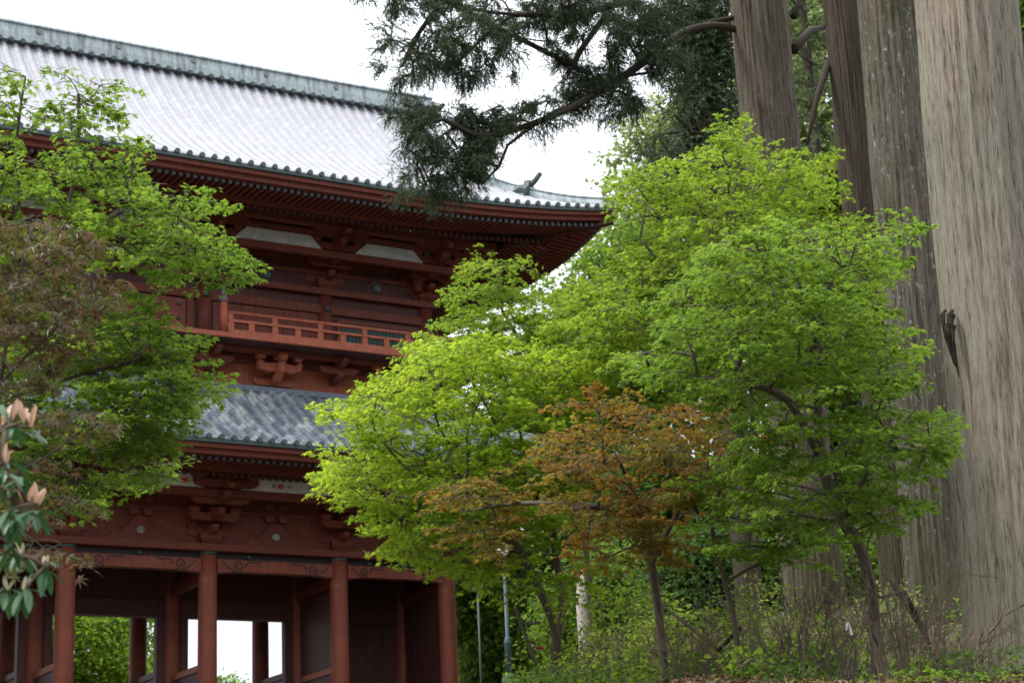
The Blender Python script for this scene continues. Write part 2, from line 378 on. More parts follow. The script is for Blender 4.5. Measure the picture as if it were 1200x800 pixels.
def ground_z(x, y):
    x = np.asarray(x, float); y = np.asarray(y, float)
    d2 = (x[..., None]-GP[:, 0])**2+(y[..., None]-GP[:, 1])**2
    w = 1/(d2+1.2)**1.9
    z = (w*GP[:, 2]).sum(-1)/w.sum(-1)
    z = z+0.07*np.sin(x*1.7+0.6*y)*np.sin(y*1.3-0.4*x)+0.03*np.sin(4.1*x)*np.sin(3.7*y+1.0)
    return z
def gz(x, y): return float(ground_z(np.array([x]), np.array([y]))[0])
def axis(lo, hi, step, far):
    a = list(np.arange(lo, hi+1e-6, step)); s = step
    b = hi
    while b < far:
        s *= 1.4; b += s; a.append(b)
    b = lo; s = step; pre = []
    while b > -far:
        s *= 1.4; b -= s; pre.append(b)
    return np.array(pre[::-1]+a)
gx = axis(-14, 34, 0.4, 2200); gy = axis(-4, 66, 0.4, 2200)
GXm, GYm = np.meshgrid(gx, gy, indexing='ij')
GZm = np.vstack([ground_z(GXm[i], GYm[i]) for i in range(len(gx))])
ni, nj = GXm.shape
idx = np.arange(ni*nj).reshape(ni, nj)
Fq = np.stack([idx[:-1, :-1], idx[1:, :-1], idx[1:, 1:], idx[:-1, 1:]], -1).reshape(-1, 4)
mt, t, b = new_mat('forest_soil')
n1 = noise(t, 0.9, 6); n2 = noise(t, 14, 8, rough=0.7)
c = ramp(t, n1.outputs[0], [(0.35, (0.075, 0.05, 0.034)), (0.5, (0.11, 0.078, 0.055)), (0.62, (0.06, 0.07, 0.026))])
c2 = mixc(t, 0.5, c.outputs[0], n2.outputs[1], 'OVERLAY'); t.links.new(c2, b.inputs['Base Color'])
b.inputs['Roughness'].default_value = 0.95; bump(t, b, n2.outputs[0], 0.8, 0.05)
SOIL = mt
g = link('ground', fast_mesh('ground', np.stack([GXm, GYm, GZm], -1).reshape(-1, 3), Fq, SOIL, True))
tag(g, 'sloping brown forest soil rising towards the gate', 'ground', kind='structure')

# ------------------------------------------------------------------ the gate
GX, GY, GZ = 16.96, 53.0, 4.6
gate = empty('temple_gate', (GX, GY, GZ), 'two storey vermilion temple gate with pale copper roofs behind the maples', 'gate')
CX = [-10.68, -6.73, -2.245, 2.245, 6.73, 10.68]
CY = [0.0, 3.45, 6.9]
# stone platform
mb = MB(); mb.box(-13, 13, -2.4, 9.3, -1.2, -0.02); mb.box(-4, 4, -3.4, -2.404, -1.2, -0.3)
mb.build('stone_platform', STONE, gate, bevel=0.03)
# columns
cm = MB(); cm.lathe([(0.30, 0.0), (0.30, 2.5), (0.293, 5.0), (0.285, 6.0)], n=20)
col0 = cm.build('column', COLRED, gate, True)
cb_ = MB(); cb_.lathe([(0.30, 5.97), (0.315, 5.985), (0.315, 6.045), (0.30, 6.06)], n=20)
band0 = cb_.build('column_band', BRONZE, col0, True)
first = True
for yy in CY:
    for xx in CX:
        if first: col0.location = (xx, yy, 0); first = False; continue
        o = col0.copy(); C.objects.link(o); o.location = (xx, yy, 0)
        b2 = band0.copy(); C.objects.link(b2); b2.parent = o

def scroll(mb, x0, z0, s, fl, y):
    """carved cloud scroll, groove shade painted as thin dark strips proud of the beam face"""
    pts = []
    for i in range(22):
        a = i/21*2*PI*1.35; r = s*(0.04+0.115*i/21)
        pts.append((x0+fl*r*math.cos(a+2.2), z0+r*math.sin(a+2.2)))
    tail = [(x0+fl*s*v, z0+s*w) for v, w in ((0.17, -0.02), (0.26, 0.10), (0.36, 0.14), (0.47, 0.10), (0.56, 0.12), (0.68, 0.14))]
    tail2 = [(x0+fl*s*v, z0+s*w) for v, w in ((0.12, -0.10), (-0.02, -0.18), (-0.18, -0.13), (-0.34, -0.01), (-0.48, 0.12))]
    for line in (pts, tail, tail2):
        for (a, b3) in zip(line[:-1], line[1:]):
            d = math.hypot(b3[0]-a[0], b3[1]-a[1])+1e-6; nx, nz = -(b3[1]-a[1])/d*0.022, (b3[0]-a[0])/d*0.022
            q = [(a[0]-nx, a[1]-nz), (b3[0]-nx, b3[1]-nz), (b3[0]+nx, b3[1]+nz), (a[0]+nx, a[1]+nz)]
            mb.add([(p[0], y, p[1]) for p in q]+[(p[0], y+0.012, p[1]) for p in q], [(3,2,1,0),(0,1,5,4),(1,2,6,5),(2,3,7,6),(3,0,4,7)])
for i in range(5):
    xa, xb = CX[i]+0.27, CX[i+1]-0.27
    # the carved tie beam with a slightly arched soffit
    top = 5.84; n = 12; ar = []
    for k in range(n+1):
        u = k/n; x = xa+(xb-xa)*u
        e = min(1, min(u, 1-u)*6); ar.append((x, 5.40+0.065*e))
    mb = MB(); mb.prism(ar+[(xb, top), (xa, top)], 'y', -0.17, 0.17)
    tb = mb.build('tie_beam', COLRED, gate, bevel=0.012)
    s = 0.95 if i in (0, 4) else 1.15
    for xs_, fl_ in ((xa+0.72*s*0.85, 1), (xb-0.72*s*0.85, -1)):
        sb = MB(); scroll(sb, xs_, 5.64, s, fl_, -0.182); sb.build('scroll_carving', SHADEW, tb)
    mb = MB(); mb.box(xa, xb, -0.02, 0.16, 5.845, 6.05); tr = mb.build('transom_recess', SHADEW, gate)
    st = MB(); st.frus((xa+xb)/2-(0.9 if i != 2 else 0), -0.05, 5.9, 6.02, 0.07, 0.05); st.build('metal_stud', TEAL, tr)
    # inner (middle row) lintel, planks over it, rear lintel
    mb = MB(); mb.box(xa, xb, 3.25, 3.65, 4.52, 5.08); mb.build('lintel', SHADERED, gate, bevel=0.012)
    mb = MB()
    k = xa
    while k < xb-0.05:
        e = min(xb, k+0.30); mb.box(k+0.006, e-0.006, 3.38+0.004*(int(k*9) % 2), 3.5, 5.085, 6.2); k = e
    mb.build('plank_infill', SHADERED, gate)
    mb = MB(); mb.box(xa, xb, 6.72, 7.08, 5.25, 5.8); mb.build('rear_lintel', SHADERED, gate)
    if 1 <= i <= 3:       # door jambs on the middle row
        for xj, sg in ((CX[i], 1), (CX[i+1], -1)):
            mb = MB(); a_, b4 = sorted((xj+sg*0.28, xj+sg*0.54)); mb.box(a_, b4, 3.3, 3.6, 0, 4.52); mb.build('door_jamb', SHADERED, gate, bevel=0.01)
    else:                 # guardian bays closed at the back and side by planks
        mb = MB(); k = CX[i]
        while k < CX[i+1]-0.05:
            e = min(CX[i+1], k+0.35); mb.box(k+0.006, e-0.006, 3.4+0.006*(int(k*9) % 2), 3.5, 0, 4.515); k = e
        mb.build('back_wall', SHADERED, gate)
for xw in (CX[0], CX[5]):
    mb = MB(); k = 0.28
    while k < 6.6:
        e = min(6.6, k+0.35); mb.box(xw-0.05-0.005*(int(k*9) % 2), xw+0.05, k+0.006, e-0.006, 0, 6.065); k = e
    mb.build('side_wall', SHADERED, gate)
for xx in CX:             # depth beams and low rails
    mb = MB(); mb.prism([(0.2, 5.12), (0.5, 5.2), (2.95, 5.2), (3.2, 5.12), (3.2, 5.55), (0.2, 5.55)], 'x', xx-0.14, xx+0.14)
    mb.build('depth_beam', RED, gate, bevel=0.012)
    mb = MB(); mb.box(xx-0.13, xx+0.13, 3.7, 6.65, 5.2, 5.6); mb.build('depth_beam', SHADERED, gate)
for xx in CX[1:5]:
    mb = MB(); mb.box(xx-0.09, xx+0.09, 0.28, 3.2, 2.42, 2.62)
    mb.build('waist_rail', LITRED, gate, bevel=0.01)
    mb = MB(); mb.box(xx-0.04, xx+0.04, 0.28, 3.2, 0.2, 2.415); mb.build('waist_panel', SHADERED, gate)
    mb = MB(); mb.box(xx-0.09, xx+0.09, 3.7, 6.65, 2.75, 2.95); mb.build('waist_rail', SHADERED, gate, bevel=0.01)
    mb = MB(); mb.box(xx-0.04, xx+0.04, 3.7, 6.65, 0.2, 2.745); mb.build('waist_panel', SHADERED, gate)
# partition planks of the guardian bays
for xx in (CX[1], CX[4]):
    mb = MB(); k = 0.3
    while k < 3.15:
        e = min(3.2, k+0.34); mb.box(xx-0.035, xx+0.035-0.004*(int(k*9) % 2), k+0.006, e-0.006, 2.625, 5.1); k = e
    mb.build('partition_wall', SHADERED, gate)
mb = MB(); mb.box(-10.5, 10.5, 0.2, 6.7, 6.2, 6.3); mb.build('passage_ceiling', SHADEW, gate)

def bracket_mesh(w=1.0, steps=3, dy=0.55, dz=0.42, diag=False):
    """stepped bracket set reaching out towards -y from a column head"""
    mb = MB()
    def arm_x(yc, z, L, h=0.24, t=0.2):
        mb.prism([(-L, z+h*0.55), (-L*0.93, z+h*0.2), (-L*0.75, z), (L*0.75, z), (L*0.93, z+h*0.2), (L, z+h*0.55), (L, z+h), (-L, z+h)], 'y', yc-t/2, yc+t/2)
    def arm_y(y1, z, h=0.24, t=0.22):
        mb.prism([(0.3, z), (y1+0.28, z), (y1+0.08, z+h*0.25), (y1, z+h*0.6), (y1, z+h), (0.3, z+h)], 'x', -t/2, t/2)
    def block(x, y, z, a=0.16, h=0.18):
        mb.frus(x, y, z, z+h*0.45, a*0.72, a); mb.frus(x, y, z+h*0.45+0.001, z+h, a, a)
    mb.frus(0, 0, 0, 0.16, 0.24, 0.34); mb.frus(0, 0, 0.161, 0.36, 0.34, 0.34)
    z = 0.24
    for k in range(steps+1):
        yo = -dy*k
        L = (0.75+0.12*k)*w
        if k > 0 or True:
            arm_x(yo, z+dz*k+0.002*k, L)
            for sx in (-1, 0, 1): block(sx*(L-0.16), yo, z+dz*k+0.245)
        if k < steps: arm_y(yo-dy-0.18, z+dz*k+0.05)
    # lowest wall arms in second tier
    for k in (1, 2):
        arm_x(0.002, z+dz*k, 1.0*w)
        for sx in (-1, 1): block(sx*(1.0*w-0.16), 0.002, z+dz*k+0.245)
    # carved nose on top step
    mb.prism([(-dy*steps, z+dz*steps-0.02), (-dy*steps-0.5, z+dz*steps-0.12), (-dy*steps-0.62, z+dz*steps+0.02), (-dy*steps-0.45, z+dz*steps+0.16), (-dy*steps, z+dz*steps+0.2)], 'x', -0.1, 0.1)
    return mb

def put_brackets(xs, y, z, w, mat, ycenter, halfw):
    base = bracket_mesh(w).build('bracket_set', mat, gate)
    first = [True]
    def place(x, yv, rz):
        if first[0]: o = base; first[0] = False
        else:
            o = base.copy(); C.objects.link(o)
        o.location = (x, yv, z); o.rotation_euler = (0, 0, rz)
    for x in xs: place(x, y, 0)
    for sx, rz in ((-1, -PI/2), (1, PI/2)):
        place(sx*halfw, ycenter, rz)
    for sx, rz in ((-1, -PI/4), (1, PI/4)):
        place(sx*(halfw+0.012), y-0.012, rz)

# ---- lower storey entablature
def ring(mb, hx, y0, y1, t, z0, z1):
    """rectangular beam frame: front, back, sides butt-jointed"""
    mb.box(-hx-t, hx+t, y0-t, y0+t, z0, z1); mb.box(-hx-t, hx+t, y1-t, y1+t, z0, z1)
    mb.box(-hx-t, -hx+t, y0+t+0.001, y1-t-0.001, z0, z1); mb.box(hx-t, hx+t, y0+t+0.001, y1-t-0.001, z0, z1)
mb = MB(); ring(mb, 10.68, 0, 6.9, 0.33, 6.07, 6.30); mb.build('head_plate', RED, gate, bevel=0.015)
mb = MB(); ring(mb, 10.68, 0, 6.9, 0.05, 6.302, 8.9); mb.build('frieze_wall', RED, gate)
for z0 in (7.30, 7.72):
    mb = MB(); ring(mb, 10.68, 0, 6.9, 0.13, z0, z0+0.15); mb.build('wall_rail', RED, gate, bevel=0.01)
put_brackets(CX, 0, 6.303, 0.95, RED, 3.45, 10.68)
def frog_strut(x, y, z, hw, h, parent, mat, disc, dr=0.13):
    half = [(0.10, 1.0), (0.16, 0.93), (0.22, 0.72), (0.34, 0.50), (0.44, 0.30), (0.56, 0.34), (0.66, 0.20), (0.82, 0.05), (1.0, 0.0)]
    out = [(-p[0]*hw, z+p[1]*h) for p in half[::-1]]+[(p[0]*hw, z+p[1]*h) for p in half]
    mb = MB(); mb.prism([(x+p[0], p[1]) for p in out], 'y', y-0.12, y)
    o = mb.build('frog_leg_strut', mat, gate, bevel=0.02)
    d = MB(); seg = []
    for r, yy in ((dr*0.2, y-0.205), (dr*0.75, y-0.20), (dr, y-0.16), (dr, y-0.118)):
        seg.append([(x+r*math.cos(2*PI*k/14), yy, z+h*0.42+r*math.sin(2*PI*k/14)) for k in range(14)])
    vs = sum(seg, []); fs = [tuple(range(14))]
    for j in range(3):
        for k in range(14): fs.append((j*14+k, (j+1)*14+k, (j+1)*14+(k+1) % 14, j*14+(k+1) % 14))
    d.add(vs, fs); d.build('medallion', disc, o, True)
MEDAL = plain('painted_medallion', (0.25, 0.25, 0.22), 0.6, var=0.7, sc=22)
MEDALG = plain('green_medallion', (0.07, 0.12, 0.11), 0.6, var=0.5, sc=22)
for i in range(5):
    xm = (CX[i]+CX[i+1])/2
    frog_strut(xm, -0.052, 6.303, 1.5 if 0 < i < 4 else 1.25, 0.78, gate, RED, MEDAL)
    for dx in (-0.24, 0.24):                        # twin bearing blocks in the middle of the bay
        for z0 in (7.10, 7.52):
            mb = MB(); mb.frus(xm+dx, -0.1, z0, z0+0.09, 0.11, 0.15); mb.frus(xm+dx, -0.1, z0+0.0905, z0+0.196, 0.15, 0.15)
            mb.build('bearing_block', RED, gate)
def bay_panels(xs, y, z, h, mat, inset, name='plaster_panel', blossom=False):
    for i in range(len(xs)-1):
        a, b5 = xs[i]+inset, xs[i+1]-inset
        mb = MB(); mb.add([(a, y-0.05, z), (b5, y-0.05, z), (b5-0.42, y-0.12, z+h), (a+0.42, y-0.12, z+h),
                           (a, y, z), (b5, y, z), (b5-0.42, y-0.07, z+h), (a+0.42, y-0.07, z+h)],
                          [(0,1,2,3),(7,6,5,4),(0,4,5,1),(1,5,6,2),(2,6,7,3),(3,7,4,0)])
        pan = mb.build(name, mat, gate)
        if blossom:
            w_ = b5-a
            for u, r_, mt_ in ((0.40, 0.105, BLOSSOM), (0.80, 0.115, BLOSSOM), (0.33, 0.07, SPRIG), (0.72, 0.075, SPRIG), (0.49, 0.05, SPRIG)):
                cx_, cz_ = a+w_*u, z+h*0.45; yy_ = y-0.05-0.07*0.45
                ring_ = [(cx_+r_*(1+0.18*math.cos(5*q*2*PI/20))*math.cos(q*2*PI/20), cz_+0.75*r_*(1+0.18*math.cos(5*q*2*PI/20))*math.sin(q*2*PI/20)) for q in range(20)]
                mb = MB(); mb.prism(ring_, 'y', yy_-0.022, yy_+0.01); mb.build('painted_blossom' if mt_ is BLOSSOM else 'painted_sprig', mt_, pan)
BLOSSOM = plain('vermilion_blossom_paint', (0.5, 0.10, 0.05), 0.7, sc=18); SPRIG = plain('grey_green_sprig_paint', (0.20, 0.26, 0.22), 0.7, sc=18)
bay_panels(CX, -1.30, 7.83, 0.40, PANEL_LOW, 0.6, blossom=True)
mb = MB(); ring(mb, 10.68+1.25, -1.25, 8.15, 0.12, 7.57, 7.82); mb.build('bracket_beam', RED, gate, bevel=0.01)
mb = MB(); ring(mb, 10.68+1.3, -1.3, 8.2, 0.12, 8.26, 8.42); mb.build('bracket_beam', RED, gate, bevel=0.01)
mb = MB(); ring(mb, 10.68+1.75, -1.75, 8.65, 0.16, 8.30, 8.58); mb.build('eave_purlin', RED, gate, bevel=0.015)

# ---- roofs
def lift(x, hx, amt):
    return amt*np.maximum(0, (np.abs(x)-hx*0.42)/(hx*0.58))**2.3
class Roof:
    """hipped (and gabled) roof over |x|<hx, y0..y1; the profile rises from the eave"""
    def __init__(s, hx, y0, y1, ze, run, rise, curve, amt, gable=None):
        s.hx, s.y0, s.y1, s.ze, s.run, s.rise, s.curve, s.amt, s.gable = hx, y0, y1, ze, run, rise, curve, amt, gable
    def h(s, t):
        u = np.clip(t/s.run, 0, 1); return s.rise*((1-s.curve)*u+s.curve*u*u)
    def front(s, x, t, hlen=None):
        hl = hlen or s.hx
        return s.ze+s.h(t)+lift(x, hl, s.amt)*np.clip(1-t/(s.run*0.75), 0, 1)**1.5
    def slope_mesh(s, side):
        """side: 'front','back' (rolls along y) or 'left','right' (rolls along x)"""
        yc = (s.y0+s.y1)/2; hyl = (s.y1-s.y0)/2
        L = s.hx if side in ('front', 'back') else hyl
        pitch = 0.40; prof = [(0.0, 0.0), (0.20, 0.0), (0.235, 0.075), (0.29, 0.115), (0.40, 0.115), (0.455, 0.075), (0.49, 0.0)]
        cols = []
        k = -int(L/pitch)-1
        while k*pitch < L:
            for u, hh in prof:
                xx = (k+u*2-0.69)*pitch+0.0
                if -L <= xx <= L: cols.append((xx, hh))
            k += 1
        cols = [(-L, 0.0)]+cols+[(L, 0.0)]
        n = 22; V = []
        for xx, hh in cols:
            if side in ('front', 'back'):
                tm = s.run if (s.gable is not None and abs(xx) <= s.gable) else min(s.run, max(0.02, L-abs(xx)))
            else:
                lim = s.run if s.gable is None else (s.hx-s.gable)
                tm = min(lim, max(0.02, L-abs(xx)))
            for j in range(n+1):
                tt = tm*j/n
                z = float(s.front(np.array(xx), tt, L))+hh
                if side == 'front': V.append((xx, s.y0+tt, z))
                elif side == 'back': V.append((xx, s.y1-tt, z))
                elif side == 'right': V.append((s.hx-tt, yc+xx, z))
                else: V.append((-s.hx+tt, yc+xx, z))
        F = []
        for i in range(len(cols)-1):
            for j in range(n):
                q = (i*(n+1)+j, (i+1)*(n+1)+j, (i+1)*(n+1)+j+1, i*(n+1)+j+1)
                F.append(q if side in ('front', 'left') else q[::-1])
        return np.array(V), np.array(F)
    def eave_line(s, inset=0.0, dz=0.0, n=60):
        """closed loop of points along the eave"""
        yc = (s.y0+s.y1)/2; hy = (s.y1-s.y0)/2; P = []
        xs = np.linspace(-s.hx+inset, s.hx-inset, n)
        ys = np.linspace(-hy+inset, hy-inset, max(20, n//2))
        zf = lambda q, L: s.ze+float(lift(np.array(min(abs(q), L)), L, s.amt))+dz
        for x in xs: P.append((x, s.y0+inset, zf(x/(s.hx-inset)*s.hx, s.hx)))
        for y in ys[1:]: P.append((s.hx-inset, yc+y, zf(y/(hy-inset)*hy, hy)))
        for x in xs[::-1][1:]: P.append((x, s.y1-inset, zf(x/(s.hx-inset)*s.hx, s.hx)))
        for y in ys[::-1][1:-1]: P.append((-s.hx+inset, yc+y, zf(y/(hy-inset)*hy, hy)))
        return np.array(P)
def loop_band(mb, loops):
    """closed skin through successive closed loops of equal length"""
    n = len(loops[0]); o = [tuple(p) for l in loops for p in l]; fs = []
    for j in range(len(loops)-1):
        for k in range(n): fs.append((j*n+k, j*n+(k+1) % n, (j+1)*n+(k+1) % n, (j+1)*n+k))
    mb.add(o, fs)

def build_roof(R, mat, name, lower, wall_in):
    root = None
    allV, allF, off = [], [], 0
    for side in ('front', 'back', 'left', 'right'):
        V, F = R.slope_mesh(side); allV.append(V); allF.append(F+off); off += len(V)
    root = link(name, fast_mesh(name, np.vstack(allV), np.vstack(allF), mat, False), gate)
    # eave edge: dark bronze lip, then stacked red fascias
    mb = MB(); loop_band(mb, [R.eave_line(0, 0.02), R.eave_line(-0.03, -0.0), R.eave_line(-0.02, -0.12), R.eave_line(0.12, -0.135)])
    k = -R.hx+0.2
    x = (-int(R.hx/0.4)-1+0.72-0.72)*0.4
    k = -int(R.hx/0.4)-1
    while k*0.4 < R.hx:
        xx = k*0.4
        if abs(xx) < R.hx-0.1:
            z = R.ze+float(lift(np.array(xx), R.hx, R.amt))+0.055
            for yv, sg in ((R.y0, -1), (R.y1, 1)):
                ci = [(xx+0.085*math.cos(2*PI*q/12), 0, z+0.085*math.sin(2*PI*q/12)) for q in range(12)]
                mb.add([(p[0], yv+sg*0.07, p[2]) for p in ci]+[(p[0], yv-sg*0.03, p[2]) for p in ci],
                       [tuple(range(12)), tuple(range(23, 11, -1))]+[(q, q+12, (q+1) % 12+12, (q+1) % 12) for q in range(12)])
        k += 1
    mb.build('eave_edge', BRONZE, root, False)
    mb = MB(); loop_band(mb, [R.eave_line(0.06, -0.136), R.eave_line(0.08, -0.26), R.eave_line(0.22, -0.27), R.eave_line(0.24, -0.42), R.eave_line(0.6, -0.43)])
    mb.build('eave_fascia', RED, root)
    # underside boards and the two tiers of rafters
    a, b6 = R.eave_line(0.3, -0.40), R.eave_line(1.75, -0.30)
    c6 = R.eave_line(1.80, -0.52); d6 = R.eave_line(wall_in, 0.05); d6[:, 2] = R.ze+0.10
    mb = MB(); loop_band(mb, [a, b6]); loop_band(mb, [c6, d6]); so = mb.build('eave_soffit', SHADERED, root)
    mb = MB(); loop_band(mb, [R.eave_line(1.62, -0.30), R.eave_line(1.64, -0.56), R.eave_line(1.84, -0.58), R.eave_line(1.86, -0.36)]); mb.build('middle_fascia', RED, root)
    def rafters(in0, in1, dz0, dz1, w, hgt, abs1=None, tipmat=None, nm='rafter_ribs'):
        mb = MB(); tipf = []; yc = (R.y0+R.y1)/2; hy = (R.y1-R.y0)/2
        for side in range(4):
            L = R.hx if side % 2 == 0 else hy
            for q in np.arange(-L+in0+0.1, L-in0, 0.23):
                ln = min(in1, L-abs(q)) if abs(q) > L-in1 else in1      # trimmed at the hip rafter
                if ln-in0 < 0.15: continue
                zl = R.ze+float(lift(np.array(q), L, R.amt))
                z0 = zl+dz0; f = (ln-in0)/(in1-in0)
                zin = (R.ze+abs1 if abs1 is not None else zl+dz1); z1 = z0+(zin-z0)*f
                def P(qq, d, z):
                    if side == 0: return (qq, R.y0+d, z)
                    if side == 1: return (R.hx-d, yc+qq, z)
                    if side == 2: return (-qq, R.y1-d, z)
                    return (-R.hx+d, yc-qq, z)
                h2 = w/2
                vs = [P(q-h2, in0, z0-hgt), P(q+h2, in0, z0-hgt), P(q+h2, ln, z1-hgt), P(q-h2, ln, z1-hgt),
                      P(q-h2, in0, z0), P(q+h2, in0, z0), P(q+h2, ln, z1), P(q-h2, ln, z1)]
                mb.add(vs, [(0,3,2,1),(4,5,6,7),(0,1,5,4),(1,2,6,5),(2,3,7,6),(3,0,4,7)])
                if tipmat:
                    e = 0.008
                    vs = [P(q-h2-e, in0-0.02, z0-hgt-e), P(q+h2+e, in0-0.02, z0-hgt-e), P(q+h2+e, in0+0.07, z0-hgt-e), P(q-h2-e, in0+0.07, z0-hgt-e),
                          P(q-h2-e, in0-0.02, z0+e), P(q+h2+e, in0-0.02, z0+e), P(q+h2+e, in0+0.07, z0+e), P(q-h2-e, in0+0.07, z0+e)]
                    tipf += list(range(len(mb.f), len(mb.f)+6)); mb.add(vs, [(0,3,2,1),(4,5,6,7),(0,1,5,4),(1,2,6,5),(2,3,7,6),(3,0,4,7)])
        r = mb.build(nm, RED, root)
        r.data.materials.append(tipmat)
        for q in tipf: r.data.polygons[q].material_index = 1
    rafters(0.42, 1.70, -0.44, -0.34, 0.10, 0.11, tipmat=RAFDARK if lower else RAFEND)
    rafters(1.74, wall_in, -0.60, 0.0, 0.11, 0.12, abs1=0.02, tipmat=SHADERED)
    # hip rafters under the corners
    for sx in (-1, 1):
        for sy, ye in ((1, R.y0), (-1, R.y1)):
            zc = R.ze+R.amt
            mb = MB()
            A = np.array((sx*(R.hx-0.1), ye+sy*0.1, zc-0.36)); B = np.array((sx*(R.hx-wall_in), ye+sy*wall_in, R.ze-0.1))
            d = B-A; d /= np.linalg.norm(d); u = np.array((d[1], -d[0], 0)); u /= np.linalg.norm(u)
            vs = []
            for p in (A, B):
                for uu, zz in ((-0.14, -0.22), (0.14, -0.22), (0.14, 0.12), (-0.14, 0.12)): vs.append(p+u*uu+np.array((0, 0, zz)))
            mb.add(vs, [(0,1,2,3),(7,6,5,4),(0,4,5,1),(1,5,6,2),(2,6,7,3),(3,7,4,0)]); mb.build('hip_rafter', SHADERED, root)
    return root

RL = Roof(10.68+4.05, -4.05, 6.9+4.05, 8.70, 4.05, 2.85, 0.22, 0.5)
low_roof = build_roof(RL, ROOF_LOW, 'lower_roof', True, 2.5)
RU = Roof(15.6, -4.45, 11.35, 17.50, 7.9, 6.75, 0.42, 0.62, gable=12.05)
up_roof = build_roof(RU, ROOF_UP, 'upper_roof', False, 2.7)

def ridge_bar(pts, w0, w1, h, name, parent, mat=None, sink=0.1):
    """built-up ridge along a polyline: trapezoid body and a round cap"""
    mb = MB(); pts = [np.array(p, float) for p in pts]; n = len(pts); vs = []
    for i, p in enumerate(pts):
        d = pts[min(i+1, n-1)]-pts[max(i-1, 0)]; u = np.array((d[1], -d[0], 0)); u /= np.linalg.norm(u)+1e-9
        prof = [(-w0, -sink), (-w0, h*0.25), (-w0*0.85, h*0.28), (-w1, h*0.80), (-w1*1.35, h*0.83), (-w1*1.2, h*0.95), (-w1*0.5, h*1.06), (w1*0.5, h*1.06), (w1*1.2, h*0.95), (w1*1.35, h*0.83), (w1, h*0.80), (w0*0.85, h*0.28), (w0, h*0.25), (w0, -sink)]
        for a, z in prof: vs.append(p+u*a+np.array((0, 0, z)))
    k = 14; fs = []
    for i in range(n-1):
        for j in range(k): fs.append((i*k+j, i*k+(j+1) % k, (i+1)*k+(j+1) % k, (i+1)*k+j))
    fs.append(tuple(range(k-1, -1, -1))); fs.append(tuple((n-1)*k+j for j in range(k)))
    mb.add(vs, fs); return mb.build(name, mat or VERD, parent)
# upper ridge with its round crests and joints
yr = (RU.y0+RU.y1)/2; zr = RU.ze+RU.rise
pts = [(x, yr, zr+0.12*(abs(x)/12.3)**3) for x in np.linspace(-12.5, 12.5, 41)]
rg = ridge_bar(pts, 0.36, 0.24, 0.72, 'main_ridge', up_roof)
def repeats(name, mb, mat, parent, xs):
    o = mb.build(name, mat, parent)
    for i, x in enumerate(xs):
        q = o if i == 0 else o.copy()
        if i: C.objects.link(q)
        q.location = (x, 0, 0)
mb = MB(); mb.prism([(0.10*math.cos(2*PI*q/10), zr-0.13+0.08*math.sin(2*PI*q/10)) for q in range(10)], 'y', yr-0.47, yr-0.30)
repeats('ridge_foot_tile', mb, BRONZE, rg, np.arange(-12.2, 12.3, 0.4))
mb = MB(); mb.prism([(0.10*math.cos(2*PI*q/12), zr+0.42+0.10*math.sin(2*PI*q/12)) for q in range(12)], 'y', yr-0.345, yr-0.25)
repeats('ridge_crest', mb, plain('rosy_bronze', (0.17, 0.15, 0.15), 0.5), rg, np.arange(-11.2, 11.3, 2.8))
def demon_tile(parent, loc, rz, s=1.0):
    mb = MB()
    mb.prism([(-0.42*s, 0), (0.42*s, 0), (0.46*s, 0.25*s), (0.30*s, 0.5*s), (0.16*s, 0.72*s), (0.0, 0.80*s), (-0.16*s, 0.72*s), (-0.30*s, 0.5*s), (-0.46*s, 0.25*s)], 'y', -0.12*s, 0.12*s)
    mb.tube([(0, -0.05*s, 0.5*s), (0, -0.32*s, 0.72*s), (0, -0.58*s, 1.02*s)], [0.15*s, 0.13*s, 0.11*s], 10)
    mb.lathe([(0.02*s, -0.12*s), (0.17*s, -0.08*s), (0.2*s, 0.0), (0.12*s, 0.09*s), (0.02*s, 0.12*s)], (0, -0.16*s, 0.34*s), 10)
    for sx in (-1, 1): mb.tube([(sx*0.2*s, 0, 0.2*s), (sx*0.45*s, -0.1*s, 0.12*s), (sx*0.55*s, -0.12*s, 0.3*s)], [0.12*s, 0.09*s, 0.03*s], 8)
    mb.tube([(0, 0.02*s, 0.30*s), (0, 0.35*s, 0.34*s), (0, 0.7*s, 0.22*s), (0, 1.0*s, 0.05*s)], [0.30*s, 0.30*s, 0.22*s, 0.1*s], 10)
    o = mb.build('demon_tile', BRONZE, parent); o.location = loc; o.rotation_euler = (0, 0, rz); return o
